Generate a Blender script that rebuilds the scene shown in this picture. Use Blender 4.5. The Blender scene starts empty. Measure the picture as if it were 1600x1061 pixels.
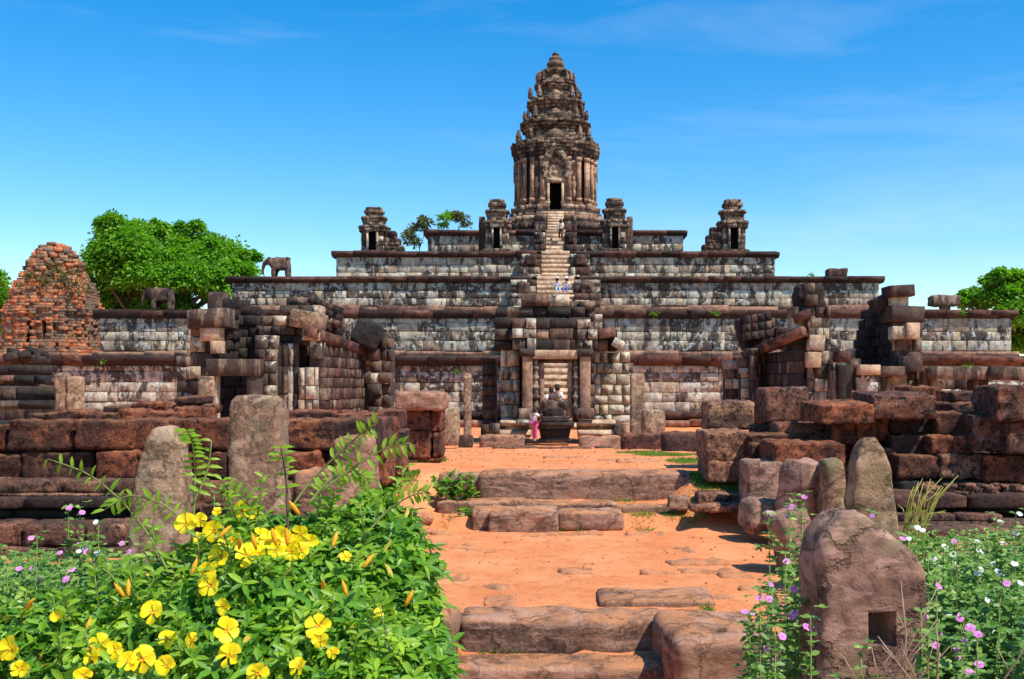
import bpy, math, random
import numpy as np
from mathutils import Vector, Matrix, Euler, noise as mn
random.seed(7); np.random.seed(7)
R = random.Random(11)
sc = bpy.context.scene
COL = sc.collection

# ---------------------------------------------------------------- camera
F = 1620.0; CZ = 2.55; AX = 868.0; HY = 600.0
cam_d = bpy.data.cameras.new('camera'); cam = bpy.data.objects.new('camera', cam_d); COL.objects.link(cam)
cam.location = (0, 0, CZ); cam.rotation_euler = (math.radians(90), 0, 0)
cam_d.sensor_width = 36; cam_d.lens = 36 * F / 1600
cam_d.shift_x = -(AX - 800) / 1600; cam_d.shift_y = (HY - 530.5) / 1600
cam_d.clip_start = .05; cam_d.clip_end = 3000
sc.camera = cam
sc.view_settings.view_transform = 'Standard'; sc.view_settings.look = 'None'
sc.view_settings.exposure = 0.40; sc.view_settings.gamma = 1; sc.view_settings.use_curve_mapping = False
# ---------------------------------------------------------------- sun and sky
SD = Vector((.50, -.36, .92)).normalized()
el = math.asin(SD.z); az = math.atan2(SD.x, SD.y)
sl = bpy.data.lights.new('sun', 'SUN'); sl.energy = 4.6; sl.angle = math.radians(.5); sl.color = (1, .94, .84)
so = bpy.data.objects.new('sun', sl); COL.objects.link(so); so.rotation_euler = SD.to_track_quat('Z', 'Y').to_euler(); so.location = (20, -10, 60)
w = bpy.data.worlds.new('World'); sc.world = w; w.use_nodes = True
nt = w.node_tree; nt.nodes.clear()
def N(nt, t, **k):
    n = nt.nodes.new(t)
    for a, b in k.items():
        if a.startswith('i_'): n.inputs[a[2:].replace('_', ' ')].default_value = b
        else: setattr(n, a, b)
    return n
sky = N(nt, 'ShaderNodeTexSky', sky_type='NISHITA', sun_disc=False, sun_elevation=el, sun_rotation=az)
sky.air_density = 1.0; sky.dust_density = .35; sky.ozone_density = 2.0
hs = N(nt, 'ShaderNodeHueSaturation', i_Saturation=1.52, i_Value=1.55, i_Hue=.499)
nt.links.new(sky.outputs[0], hs.inputs['Color'])
tc = N(nt, 'ShaderNodeTexCoord')
mp = N(nt, 'ShaderNodeMapping'); mp.inputs['Scale'].default_value = (1.1, 1.1, 7.5); mp.inputs['Location'].default_value = (.4, 0.1, .35)
nt.links.new(tc.outputs['Generated'], mp.inputs[0])
n1 = N(nt, 'ShaderNodeTexNoise', i_Scale=2.2, i_Detail=7.0, i_Roughness=.58, i_Distortion=.5)
nt.links.new(mp.outputs[0], n1.inputs['Vector'])
mr = N(nt, 'ShaderNodeMapRange'); mr.inputs['From Min'].default_value = .52; mr.inputs['From Max'].default_value = .86; mr.inputs['To Max'].default_value = .26
nt.links.new(n1.outputs['Fac'], mr.inputs['Value'])
mx = N(nt, 'ShaderNodeMixRGB'); mx.inputs['Color2'].default_value = (6.5, 7.6, 9.0, 1)
nt.links.new(mr.outputs[0], mx.inputs['Fac']); nt.links.new(hs.outputs[0], mx.inputs['Color1'])
bg = N(nt, 'ShaderNodeBackground', i_Strength=.10); out = N(nt, 'ShaderNodeOutputWorld')
nt.links.new(mx.outputs[0], bg.inputs[0]); nt.links.new(bg.outputs[0], out.inputs[0])

# ---------------------------------------------------------------- helpers
def X(px, d): return (px - AX) * d / F
def Z(py, d): return CZ + (HY - py) * d / F
def sstep(a, b, t):
    t = min(1, max(0, (t - a) / (b - a))); return t * t * (3 - 2 * t)
def fastmesh(name, V, faces_flat, sizes, mats=(), mi=None, smooth=False):
    me = bpy.data.meshes.new(name)
    V = np.asarray(V, dtype=np.float32).reshape(-1, 3)
    ff = np.asarray(faces_flat, dtype=np.int32).ravel(); sz = np.asarray(sizes, dtype=np.int32)
    me.vertices.add(len(V)); me.vertices.foreach_set('co', V.ravel())
    me.loops.add(len(ff)); me.loops.foreach_set('vertex_index', ff)
    me.polygons.add(len(sz)); st = np.concatenate([[0], np.cumsum(sz)[:-1]]).astype(np.int32)
    me.polygons.foreach_set('loop_start', st); me.polygons.foreach_set('loop_total', sz)
    for m in mats: me.materials.append(m)
    if mi is not None: me.polygons.foreach_set('material_index', np.asarray(mi, dtype=np.int32))
    if smooth: me.polygons.foreach_set('use_smooth', np.ones(len(sz), dtype=bool))
    me.update(calc_edges=True)
    return me
def ob(name, me, parent=None, loc=(0, 0, 0), rot=(0, 0, 0), scale=(1, 1, 1)):
    o = bpy.data.objects.new(name, me); COL.objects.link(o)
    if parent is not None: o.parent = parent
    o.location = loc; o.rotation_euler = rot; o.scale = scale
    return o
def tag(o, label=None, cat=None, group=None, kind=None):
    if label: o['label'] = label
    if cat: o['category'] = cat
    if group: o['group'] = group
    if kind: o['kind'] = kind
    return o
def thing(name, label, cat, loc=(0, 0, 0), group=None, rz=0):
    o = ob(name, None, None, loc, (0, 0, rz)); o.empty_display_size = .3
    return tag(o, label, cat, group)
class MB:
    def __init__(s): s.V = []; s.F = []; s.S = []; s.M = []; s.n = 0
    def add(s, V, F, m=0):
        for f in F:
            s.F.extend([i + s.n for i in f]); s.S.append(len(f)); s.M.append(m)
        s.V.extend([tuple(v) for v in V]); s.n += len(V); return s
    def box(s, x0, x1, y0, y1, z0, z1, m=0):
        V = [(x, y, z) for x in (x0, x1) for y in (y0, y1) for z in (z0, z1)]
        return s.add(V, [(0, 1, 3, 2), (4, 6, 7, 5), (0, 4, 5, 1), (2, 3, 7, 6), (0, 2, 6, 4), (1, 5, 7, 3)], m)
    def prism(s, pts, z0, z1, m=0, sc1=1.0):
        n = len(pts); V = [(x, y, z0) for x, y in pts] + [(x * sc1, y * sc1, z1) for x, y in pts]
        return s.add(V, [tuple(range(n))[::-1], tuple(range(n, 2 * n))] + [(i, (i + 1) % n, n + (i + 1) % n, n + i) for i in range(n)], m)
    def tube(s, pts, rad, n=6, m=0):
        pts = [Vector(p) for p in pts]; V = []; F = []
        for i, p in enumerate(pts):
            a = pts[min(i + 1, len(pts) - 1)] - pts[max(i - 1, 0)]
            q = a.to_track_quat('Z', 'Y'); r = rad[i] if hasattr(rad, '__len__') else rad
            for k in range(n):
                t = 2 * math.pi * k / n; V.append(p + q @ Vector((r * math.cos(t), r * math.sin(t), 0)))
        for i in range(len(pts) - 1):
            for k in range(n):
                F.append((i * n + k, i * n + (k + 1) % n, (i + 1) * n + (k + 1) % n, (i + 1) * n + k))
        F.append(tuple(range(n))[::-1]); F.append(tuple((len(pts) - 1) * n + k for k in range(n)))
        return s.add(V, F, m)
    def lathe(s, prof, c=(0, 0, 0), n=12, m=0, sx=1, sy=1):
        V = []; F = []
        for r, z in prof:
            for k in range(n):
                t = 2 * math.pi * k / n; V.append((c[0] + r * math.cos(t) * sx, c[1] + r * math.sin(t) * sy, c[2] + z))
        for i in range(len(prof) - 1):
            for k in range(n): F.append((i * n + k, i * n + (k + 1) % n, (i + 1) * n + (k + 1) % n, (i + 1) * n + k))
        F.append(tuple(range(n))[::-1]); F.append(tuple((len(prof) - 1) * n + k for k in range(n)))
        return s.add(V, F, m)
    def build(s, name, mats, parent=None, loc=(0, 0, 0), smooth=False, kind=None, rot=(0, 0, 0)):
        if not isinstance(mats, (list, tuple)): mats = [mats]
        o = ob(name, fastmesh(name, s.V, s.F, s.S, mats, s.M, smooth), parent, loc, rot)
        if kind: o['kind'] = kind
        return o

# ---------------------------------------------------------------- materials
def newmat(name):
    m = bpy.data.materials.new(name); m.use_nodes = True; nt = m.node_tree; nt.nodes.clear()
    o = nt.nodes.new('ShaderNodeOutputMaterial'); b = nt.nodes.new('ShaderNodeBsdfPrincipled')
    nt.links.new(b.outputs[0], o.inputs[0]); return m, nt, b
def rgba(c): return (c[0], c[1], c[2], 1)
def posmap(nt, sc3):
    g = nt.nodes.new('ShaderNodeNewGeometry'); v = N(nt, 'ShaderNodeVectorMath', operation='MULTIPLY'); v.inputs[1].default_value = sc3
    nt.links.new(g.outputs['Position'], v.inputs[0]); return g, v
def rng(nt, src, a, b, c=0., d=1.):
    r = nt.nodes.new('ShaderNodeMapRange'); r.inputs['From Min'].default_value = a; r.inputs['From Max'].default_value = b
    r.inputs['To Min'].default_value = c; r.inputs['To Max'].default_value = d; nt.links.new(src, r.inputs['Value']); return r.outputs[0]
def mix(nt, f, a, b, mode='MIX'):
    m = N(nt, 'ShaderNodeMixRGB', blend_type=mode)
    for i, v in ((0, f), (1, a), (2, b)):
        if hasattr(v, 'is_output') or isinstance(v, bpy.types.NodeSocket): nt.links.new(v, m.inputs[i])
        else: m.inputs[i].default_value = v if i == 0 else rgba(v)
    return m.outputs[0]
def stone(name, cols, dark=(.045, .034, .030), thr=(.47, .53), amt=.93, streak=(1.3, 1.3, .42), sscale=1.5, bump=.35, bscale=7., lichen=0., grain=3.0, pit=0., rough=.92, moss=None, pitcol=(.02, .012, .01), dust_and_lit_tops=0., white=0., pitscale=14., fine=.7, crack=0.):
    m, nt, b = newmat(name)
    g, v = posmap(nt, streak)
    oi = nt.nodes.new('ShaderNodeObjectInfo')
    ad = N(nt, 'ShaderNodeMath', operation='ADD'); nt.links.new(g.outputs['Random Per Island'], ad.inputs[0]); nt.links.new(oi.outputs['Random'], ad.inputs[1])
    fr = N(nt, 'ShaderNodeMath', operation='FRACT'); nt.links.new(ad.outputs[0], fr.inputs[0])
    cr = nt.nodes.new('ShaderNodeValToRGB'); cr.color_ramp.interpolation = 'LINEAR'
    E = cr.color_ramp.elements
    while len(E) < len(cols): E.new(.5)
    for i, c in enumerate(cols): E[i].position = i / (len(cols) - 1); E[i].color = rgba(c)
    nt.links.new(fr.outputs[0], cr.inputs[0]); col = cr.outputs[0]
    ng = N(nt, 'ShaderNodeTexNoise', i_Scale=grain, i_Detail=9., i_Roughness=.72); nt.links.new(g.outputs['Position'], ng.inputs['Vector'])
    nf = N(nt, 'ShaderNodeTexNoise', i_Scale=grain * 9, i_Detail=6., i_Roughness=.7); nt.links.new(g.outputs['Position'], nf.inputs['Vector'])
    col = mix(nt, .85, col, mix(nt, rng(nt, ng.outputs['Fac'], .34, .66), (.36, .33, .32), (1.55, 1.5, 1.4)), 'MULTIPLY')
    col = mix(nt, fine, col, mix(nt, rng(nt, nf.outputs['Fac'], .36, .62), (.45, .42, .42), (1.3, 1.28, 1.22)), 'MULTIPLY')
    ns = N(nt, 'ShaderNodeTexNoise', i_Scale=sscale, i_Detail=9., i_Roughness=.66, i_Distortion=.4); nt.links.new(v.outputs[0], ns.inputs['Vector'])
    # every block weathers a little differently
    a2 = N(nt, 'ShaderNodeMath', operation='MULTIPLY_ADD'); nt.links.new(fr.outputs[0], a2.inputs[0]); a2.inputs[1].default_value = .14; nt.links.new(ns.outputs['Fac'], a2.inputs[2])
    a3 = N(nt, 'ShaderNodeMath', operation='SUBTRACT'); 
    lf_ = N(nt, 'ShaderNodeTexNoise', i_Scale=.16, i_Detail=3., i_Roughness=.6); nt.links.new(g.outputs['Position'], lf_.inputs['Vector'])
    a4 = N(nt, 'ShaderNodeMath', operation='MULTIPLY_ADD'); nt.links.new(lf_.outputs['Fac'], a4.inputs[0]); a4.inputs[1].default_value = .34; nt.links.new(a2.outputs[0], a4.inputs[2])
    nt.links.new(a4.outputs[0], a3.inputs[0]); a3.inputs[1].default_value = .07 + .17
    msk = rng(nt, a3.outputs[0], thr[0], thr[1], 0, amt)
    col = mix(nt, msk, col, mix(nt, rng(nt, nf.outputs['Fac'], .4, .6), tuple(x * .45 for x in dark), tuple(x * 1.7 for x in dark)))
    if white:
        nw_ = N(nt, 'ShaderNodeTexNoise', i_Scale=2.6, i_Detail=8., i_Roughness=.7, i_Distortion=.6); nt.links.new(g.outputs['Position'], nw_.inputs['Vector'])
        col = mix(nt, rng(nt, nw_.outputs['Fac'], .57 - white * .06, .62 - white * .06, 0, .85), col, (.56, .57, .50))
    if lichen:
        nl = N(nt, 'ShaderNodeTexNoise', i_Scale=5.5, i_Detail=7., i_Roughness=.75); nt.links.new(g.outputs['Position'], nl.inputs['Vector'])
        col = mix(nt, rng(nt, nl.outputs['Fac'], .64 - lichen * .1, .68, 0, .8), col, (.46, .46, .41))
    if moss:
        nm = N(nt, 'ShaderNodeTexNoise', i_Scale=2.1, i_Detail=8., i_Roughness=.65); nt.links.new(g.outputs['Position'], nm.inputs['Vector'])
        col = mix(nt, rng(nt, nm.outputs['Fac'], .50, .60, 0, .75), col, moss)
    if pit:
        nw = N(nt, 'ShaderNodeTexNoise', i_Scale=pitscale, i_Detail=7., i_Roughness=.78); nt.links.new(g.outputs['Position'], nw.inputs['Vector'])
        pm = rng(nt, nw.outputs['Fac'], .40, .50)
        col = mix(nt, pm, pitcol, col)
        bp0 = N(nt, 'ShaderNodeBump', i_Strength=pit, i_Distance=.06); nt.links.new(nw.outputs['Fac'], bp0.inputs['Height'])
    if dust_and_lit_tops:  # real dust on steps and paving, painted sunlit tops on laterite
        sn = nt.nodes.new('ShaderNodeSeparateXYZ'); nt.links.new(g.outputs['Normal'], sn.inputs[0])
        dm = N(nt, 'ShaderNodeMath', operation='MULTIPLY'); nt.links.new(rng(nt, sn.outputs['Z'], .35, .85), dm.inputs[0]); nt.links.new(rng(nt, ng.outputs['Fac'], .38, .58, 0, dust_and_lit_tops), dm.inputs[1])
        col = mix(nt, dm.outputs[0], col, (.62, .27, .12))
    if crack:
        nd = N(nt, 'ShaderNodeTexNoise', i_Scale=2.2, i_Detail=6., i_Roughness=.65); nt.links.new(g.outputs['Position'], nd.inputs['Vector'])
        av = N(nt, 'ShaderNodeVectorMath', operation='MULTIPLY_ADD'); nt.links.new(nd.outputs['Color'], av.inputs[0]); av.inputs[1].default_value = (1.1, 1.1, .8); nt.links.new(g.outputs['Position'], av.inputs[2])
        vc = N(nt, 'ShaderNodeTexVoronoi', feature='DISTANCE_TO_EDGE', i_Scale=1.5); nt.links.new(av.outputs[0], vc.inputs['Vector'])
        cm = rng(nt, vc.outputs['Distance'], .0, .03, crack, 0.)
        col = mix(nt, cm, col, (.05, .03, .024))
        wv = N(nt, 'ShaderNodeTexNoise', i_Scale=1.1, i_Detail=5., i_Roughness=.6, i_Distortion=1.5); nt.links.new(v.outputs[0], wv.inputs['Vector'])
        col = mix(nt, rng(nt, wv.outputs['Fac'], .52, .60, 0, .6), col, tuple(min(1, x * 1.55) for x in cols[0]))
    nb = N(nt, 'ShaderNodeTexNoise', i_Scale=bscale, i_Detail=10., i_Roughness=.74); nt.links.new(g.outputs['Position'], nb.inputs['Vector'])
    bp = N(nt, 'ShaderNodeBump', i_Strength=bump, i_Distance=.12); nt.links.new(nb.outputs['Fac'], bp.inputs['Height'])
    if pit: nt.links.new(bp0.outputs[0], bp.inputs['Normal'])
    if crack:
        bc = N(nt, 'ShaderNodeBump', i_Strength=.9, i_Distance=.03); nt.links.new(rng(nt, vc.outputs['Distance'], 0, .05), bc.inputs['Height']); nt.links.new(bc.outputs[0], bp.inputs['Normal'])
    nt.links.new(bp.outputs[0], b.inputs['Normal']); nt.links.new(col, b.inputs['Base Color'])
    b.inputs['Roughness'].default_value = rough; b.inputs['Specular IOR Level'].default_value = .2
    return m
def plain(name, c, rough=.7, var=.25, scale=6., transl=0, c2=None, spec=.3):
    m, nt, b = newmat(name)
    g = nt.nodes.new('ShaderNodeNewGeometry'); n = N(nt, 'ShaderNodeTexNoise', i_Scale=scale, i_Detail=4.); nt.links.new(g.outputs['Position'], n.inputs['Vector'])
    c2 = c2 or tuple(x * (1 - var) for x in c)
    col = mix(nt, rng(nt, n.outputs['Fac'], .35, .65), c2, c)
    nt.links.new(col, b.inputs['Base Color']); b.inputs['Roughness'].default_value = rough; b.inputs['Specular IOR Level'].default_value = spec
    return m
def leafmat(name, c1, c2, c3, transl=.45, scale=1.2, gloss=.35):
    m, nt, b = newmat(name)
    g = nt.nodes.new('ShaderNodeNewGeometry'); oi = nt.nodes.new('ShaderNodeObjectInfo')
    ad = N(nt, 'ShaderNodeMath', operation='ADD'); nt.links.new(g.outputs['Random Per Island'], ad.inputs[0]); nt.links.new(oi.outputs['Random'], ad.inputs[1])
    fr = N(nt, 'ShaderNodeMath', operation='FRACT'); nt.links.new(ad.outputs[0], fr.inputs[0])
    n = N(nt, 'ShaderNodeTexNoise', i_Scale=scale, i_Detail=3.); nt.links.new(g.outputs['Position'], n.inputs['Vector'])
    cr = nt.nodes.new('ShaderNodeValToRGB'); E = cr.color_ramp.elements; E.new(.5)
    for i, c in enumerate((c1, c2, c3)): E[i].position = i * .5; E[i].color = rgba(c)
    sm = N(nt, 'ShaderNodeMath', operation='MULTIPLY_ADD'); nt.links.new(fr.outputs[0], sm.inputs[0]); sm.inputs[1].default_value = .6
    nt.links.new(rng(nt, n.outputs['Fac'], .35, .65, 0, .4), sm.inputs[2]); nt.links.new(sm.outputs[0], cr.inputs[0])
    nt.links.new(cr.outputs[0], b.inputs['Base Color']); b.inputs['Roughness'].default_value = .42; b.inputs['Specular IOR Level'].default_value = gloss
    tr = nt.nodes.new('ShaderNodeBsdfTranslucent'); hsv = N(nt, 'ShaderNodeHueSaturation', i_Value=1.4, i_Saturation=1.1); nt.links.new(cr.outputs[0], hsv.inputs['Color']); nt.links.new(hsv.outputs[0], tr.inputs[0])
    ms = N(nt, 'ShaderNodeMixShader'); ms.inputs[0].default_value = transl
    o = [x for x in nt.nodes if x.type == 'OUTPUT_MATERIAL'][0]
    nt.links.new(b.outputs[0], ms.inputs[1]); nt.links.new(tr.outputs[0], ms.inputs[2]); nt.links.new(ms.outputs[0], o.inputs[0])
    return m
PALE = stone('weathered_sandstone', [(.58, .53, .42), (.42, .32, .22), (.64, .61, .51), (.28, .18, .13), (.58, .52, .40), (.50, .37, .24), (.36, .29, .22)], dark=(.062, .045, .037), thr=(.475, .535), amt=.94, bump=.6, white=.5)
PALER = stone('pale_sandstone', [(.56, .51, .40), (.42, .31, .20), (.62, .58, .47), (.38, .32, .24), (.52, .43, .31)], dark=(.075, .052, .04), thr=(.52, .60), amt=.9, bump=.6, white=.3)
MAROON = stone('dark_capping_sandstone', [(.17, .080, .060), (.07, .038, .032), (.24, .12, .09), (.10, .055, .045), (.06, .04, .034)], dark=(.035, .022, .02), thr=(.49, .58), amt=.8, streak=(.8, .8, 1.2), lichen=.1, bump=.7)
REDL = stone('red_base_sandstone', [(.42, .24, .165), (.30, .16, .115), (.48, .30, .20)], thr=(.54, .64), amt=.6, streak=(.8, .8, 1.2), bump=.6)
DARKS = stone('blackened_and_shaded_sandstone', [(.06, .046, .04), (.03, .025, .023), (.10, .078, .062), (.05, .04, .035)], dark=(.03, .025, .024), thr=(.46, .55), amt=.85, bump=.9, bscale=5)  # blackened stone, darkened further to put recess shade into the colour
BROWNS = stone('brown_sandstone', [(.22, .145, .105), (.12, .072, .058), (.32, .24, .18), (.17, .10, .078), (.42, .34, .26)], dark=(.038, .027, .024), thr=(.44, .535), amt=.85, bump=.8)
WARM = stone('warm_sandstone', [(.48, .31, .21), (.38, .23, .16), (.54, .38, .26), (.30, .18, .13)], dark=(.08, .048, .038), thr=(.53, .63), amt=.85, bump=.7, sscale=1.1)
UPPER = stone('tower_sandstone', [(.36, .26, .18), (.18, .12, .085), (.46, .36, .26), (.26, .165, .115)], dark=(.04, .03, .026), thr=(.46, .56), amt=.88, streak=(1.2, 1.2, 1.6), bump=1.0, bscale=5)
ORANGE = stone('clean_warm_sandstone', [(.58, .42, .29), (.50, .35, .24), (.64, .48, .34)], dark=(.22, .13, .09), thr=(.55, .66), amt=.6, bump=.5)
LAT = stone('laterite', [(.50, .165, .085), (.30, .095, .055), (.58, .22, .11), (.36, .13, .075), (.17, .11, .095)], dark=(.06, .034, .03), thr=(.46, .57), amt=.82, streak=(1, 1, 1), sscale=1.1, pit=1., bump=1., bscale=11, grain=3, pitcol=(.03, .018, .016), pitscale=8., dust_and_lit_tops=.45)  # orange on upward faces paints sunlit tops into the colour
LATW = stone('lichen_spotted_laterite', [(.44, .19, .125), (.32, .14, .09)], dark=(.07, .045, .04), thr=(.52, .64), amt=.7, streak=(1, 1, 1), lichen=.8, pit=1., bump=1., bscale=11, grain=3, pitscale=8.)
LEDGE = stone('laterite_moulding', [(.46, .235, .145), (.26, .12, .08), (.54, .32, .20)], dark=(.08, .045, .038), thr=(.48, .62), amt=.8, streak=(.6, .6, 2), pit=.5, bump=.8, bscale=10, pitscale=12)
BRICK = stone('old_brick', [(.68, .25, .11), (.56, .18, .08), (.70, .33, .17), (.30, .16, .11), (.40, .28, .19)], dark=(.17, .12, .08), thr=(.47, .58), amt=.85, streak=(.7, .7, .7), bump=1., bscale=6)
STELE = stone('buff_sandstone', [(.40, .28, .18), (.35, .235, .15)], dark=(.20, .105, .08), thr=(.53, .60), amt=.7, streak=(2, 2, 2), bump=.8, bscale=6, grain=3, moss=(.25, .20, .125), fine=.45, crack=.35)
STELR = stone('purple_sandstone', [(.35, .205, .15), (.31, .18, .13)], dark=(.15, .08, .06), thr=(.53, .62), amt=.7, streak=(1.6, 1.6, 5.0), bump=.5, bscale=8, grain=2.5, moss=(.24, .175, .10), fine=.25, crack=.35)
STEPM = stone('step_sandstone', [(.37, .22, .155), (.30, .17, .12), (.40, .255, .18)], dark=(.13, .072, .052), thr=(.49, .60), amt=.7, streak=(1, 1, 5.5), bump=.8, bscale=7, grain=2.5, moss=(.40, .21, .12), dust_and_lit_tops=1., fine=.35, crack=.3)
STELB = stone('lichened_brown_sandstone', [(.36, .23, .14), (.31, .20, .12)], dark=(.12, .07, .05), thr=(.52, .62), amt=.75, streak=(2, 2, 2), bump=.8, bscale=6, grain=3, fine=.4, crack=.3, lichen=.75, moss=(.20, .17, .08))
PAVE = stone('sunken_paving', [(.62, .28, .14), (.48, .20, .11), (.70, .38, .21)], dark=(.34, .13, .07), thr=(.50, .62), amt=.6, bump=.8, grain=4, dust_and_lit_tops=.9, streak=(1, 1, 1), fine=.3)
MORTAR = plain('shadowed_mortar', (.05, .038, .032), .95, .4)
BLACKI = plain('interior_shade_black', (.02, .016, .015), .95, .4)  # near-black colour stands in for shade inside the doorways
BARK = plain('bark', (.16, .11, .08), .9, .5, 12)
TWIG = plain('dry_twig', (.50, .36, .26), .8, .3, 20)
STEMG = plain('green_stem', (.20, .24, .06), .6, .3, 20)
STEMB = plain('brown_stem', (.14, .07, .04), .7, .3, 20)
LEAFT = leafmat('tree_leaves', (.07, .20, .022), (.16, .36, .035), (.28, .50, .06), .45, .35, .2)
LEAFD = leafmat('olive_leaves', (.06, .09, .03), (.12, .14, .04), (.26, .22, .06), .35, .5)
LEAFA = leafmat('allamanda_leaves', (.030, .11, .010), (.11, .28, .018), (.34, .50, .03), .28, 4.0, .35)
LEAFS = leafmat('young_spray_leaves', (.13, .30, .02), (.24, .42, .03), (.34, .50, .05), .5, 4, .4)
LEAFP = leafmat('periwinkle_leaves', (.05, .13, .02), (.13, .27, .04), (.34, .47, .11), .3, 1.6, .28)
GRASS = leafmat('grass_blades', (.08, .20, .02), (.14, .28, .03), (.26, .36, .06), .4, 2)
DRYG = leafmat('yellow_grass', (.42, .38, .08), (.50, .46, .12), (.36, .40, .08), .4, 2)
DRYL = leafmat('withered_leaves', (.45, .20, .04), (.55, .38, .06), (.60, .50, .10), .3, 4, .2)
YEL = leafmat('yellow_petals', (.92, .66, .01), (.95, .76, .015), (.96, .84, .04), .35, 6, .2)
YELO = plain('petal_throat', (.80, .36, .01), .6, .3, 60)
PINK = leafmat('pink_petals', (.62, .17, .52), (.74, .28, .62), (.80, .42, .68), .3, 4, .2)
WHITE = leafmat('white_petals', (.80, .82, .80), (.86, .86, .84), (.84, .80, .84), .3, 4, .2)
# ground
GROUND, nt_, b_ = newmat('orange_laterite_dirt')
g_ = nt_.nodes.new('ShaderNodeNewGeometry')
def gn(s, d=8., r=.6, vec=None):
    n = N(nt_, 'ShaderNodeTexNoise', i_Scale=s, i_Detail=d, i_Roughness=r); nt_.links.new(vec or g_.outputs['Position'], n.inputs['Vector']); return n.outputs['Fac']
c_ = mix(nt_, rng(nt_, gn(.9), .35, .68), (.68, .222, .080), (.79, .33, .145))
c_ = mix(nt_, rng(nt_, gn(3.2, 10., .7), .51, .63, 0, .55), c_, (.48, .145, .062))
c_ = mix(nt_, rng(nt_, gn(1.7, 9., .7), .60, .70, 0, .5), c_, (.72, .38, .20))
c_ = mix(nt_, rng(nt_, gn(28., 4., .7), .60, .72, 0, .5), c_, (.40, .13, .06))
sx_ = nt_.nodes.new('ShaderNodeSeparateXYZ'); nt_.links.new(g_.outputs['Position'], sx_.inputs[0])
far_ = rng(nt_, sx_.outputs['Y'], 125., 150.)
c_ = mix(nt_, far_, c_, (.08, .14, .035))
b_.inputs['Roughness'].default_value = .95; b_.inputs['Specular IOR Level'].default_value = .1
nt_.links.new(c_, b_.inputs['Base Color'])
bp_ = N(nt_, 'ShaderNodeBump', i_Strength=.9, i_Distance=.06); nt_.links.new(gn(9., 10., .72), bp_.inputs['Height']); nt_.links.new(bp_.outputs[0], b_.inputs['Normal'])

# ---------------------------------------------------------------- block library
def chamfer_block(rnd, bx, by, bz, jit):
    V = []; idx = {}
    for sx in (-1, 1):
        for sy in (-1, 1):
            for sz in (-1, 1):
                j = Vector((rnd.uniform(-jit, jit) * .4, rnd.uniform(-jit, jit), rnd.uniform(-jit, jit)))
                b = [v * rnd.uniform(.6, 1.6) for v in (bx, by, bz)]
                for a in range(3):
                    p = [sx * (.5 - b[0]), sy * (.5 - b[1]), sz * (.5 - b[2])]
                    p[a] = (sx, sy, sz)[a] * .5
                    idx[(sx, sy, sz, a)] = len(V); V.append(Vector(p) + j)
    F = []
    for a in range(3):
        o1, o2 = [(1, 2), (2, 0), (0, 1)][a]
        for s in (-1, 1):
            q = []
            for u, v in ((-1, -1), (1, -1), (1, 1), (-1, 1)):
                k = [0, 0, 0]; k[a] = s; k[o1] = u; k[o2] = v; q.append(idx[(*k, a)])
            F.append(tuple(q if s > 0 else q[::-1]))
    for a in range(3):
        o1, o2 = [(1, 2), (2, 0), (0, 1)][a]
        for u in (-1, 1):
            for v in (-1, 1):
                k0 = [0, 0, 0]; k1 = [0, 0, 0]; k0[a] = -1; k1[a] = 1
                for k in (k0, k1): k[o1] = u; k[o2] = v
                q = [idx[(*k0, o1)], idx[(*k1, o1)], idx[(*k1, o2)], idx[(*k0, o2)]]
                F.append(tuple(q if u * v < 0 else q[::-1]))
    for sx in (-1, 1):
        for sy in (-1, 1):
            for sz in (-1, 1):
                q = [idx[(sx, sy, sz, a)] for a in range(3)]
                F.append(tuple(q if sx * sy * sz > 0 else q[::-1]))
    return np.array([tuple(v) for v in V]), F
rb = random.Random(3)
LIB = [chamfer_block(rb, .014, .025, .028, .022) for _ in range(14)]
LIBF = []
for V_, F_ in LIB:
    LIBF.append((np.array([i for f in F_ for i in f]), np.array([len(f) for f in F_])))
_cache = {}
def lib_mesh(k, mat):
    key = (k, mat.name)
    if key not in _cache: _cache[key] = fastmesh('block', LIB[k][0], LIBF[k][0], LIBF[k][1], [mat])
    return _cache[key]
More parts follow.
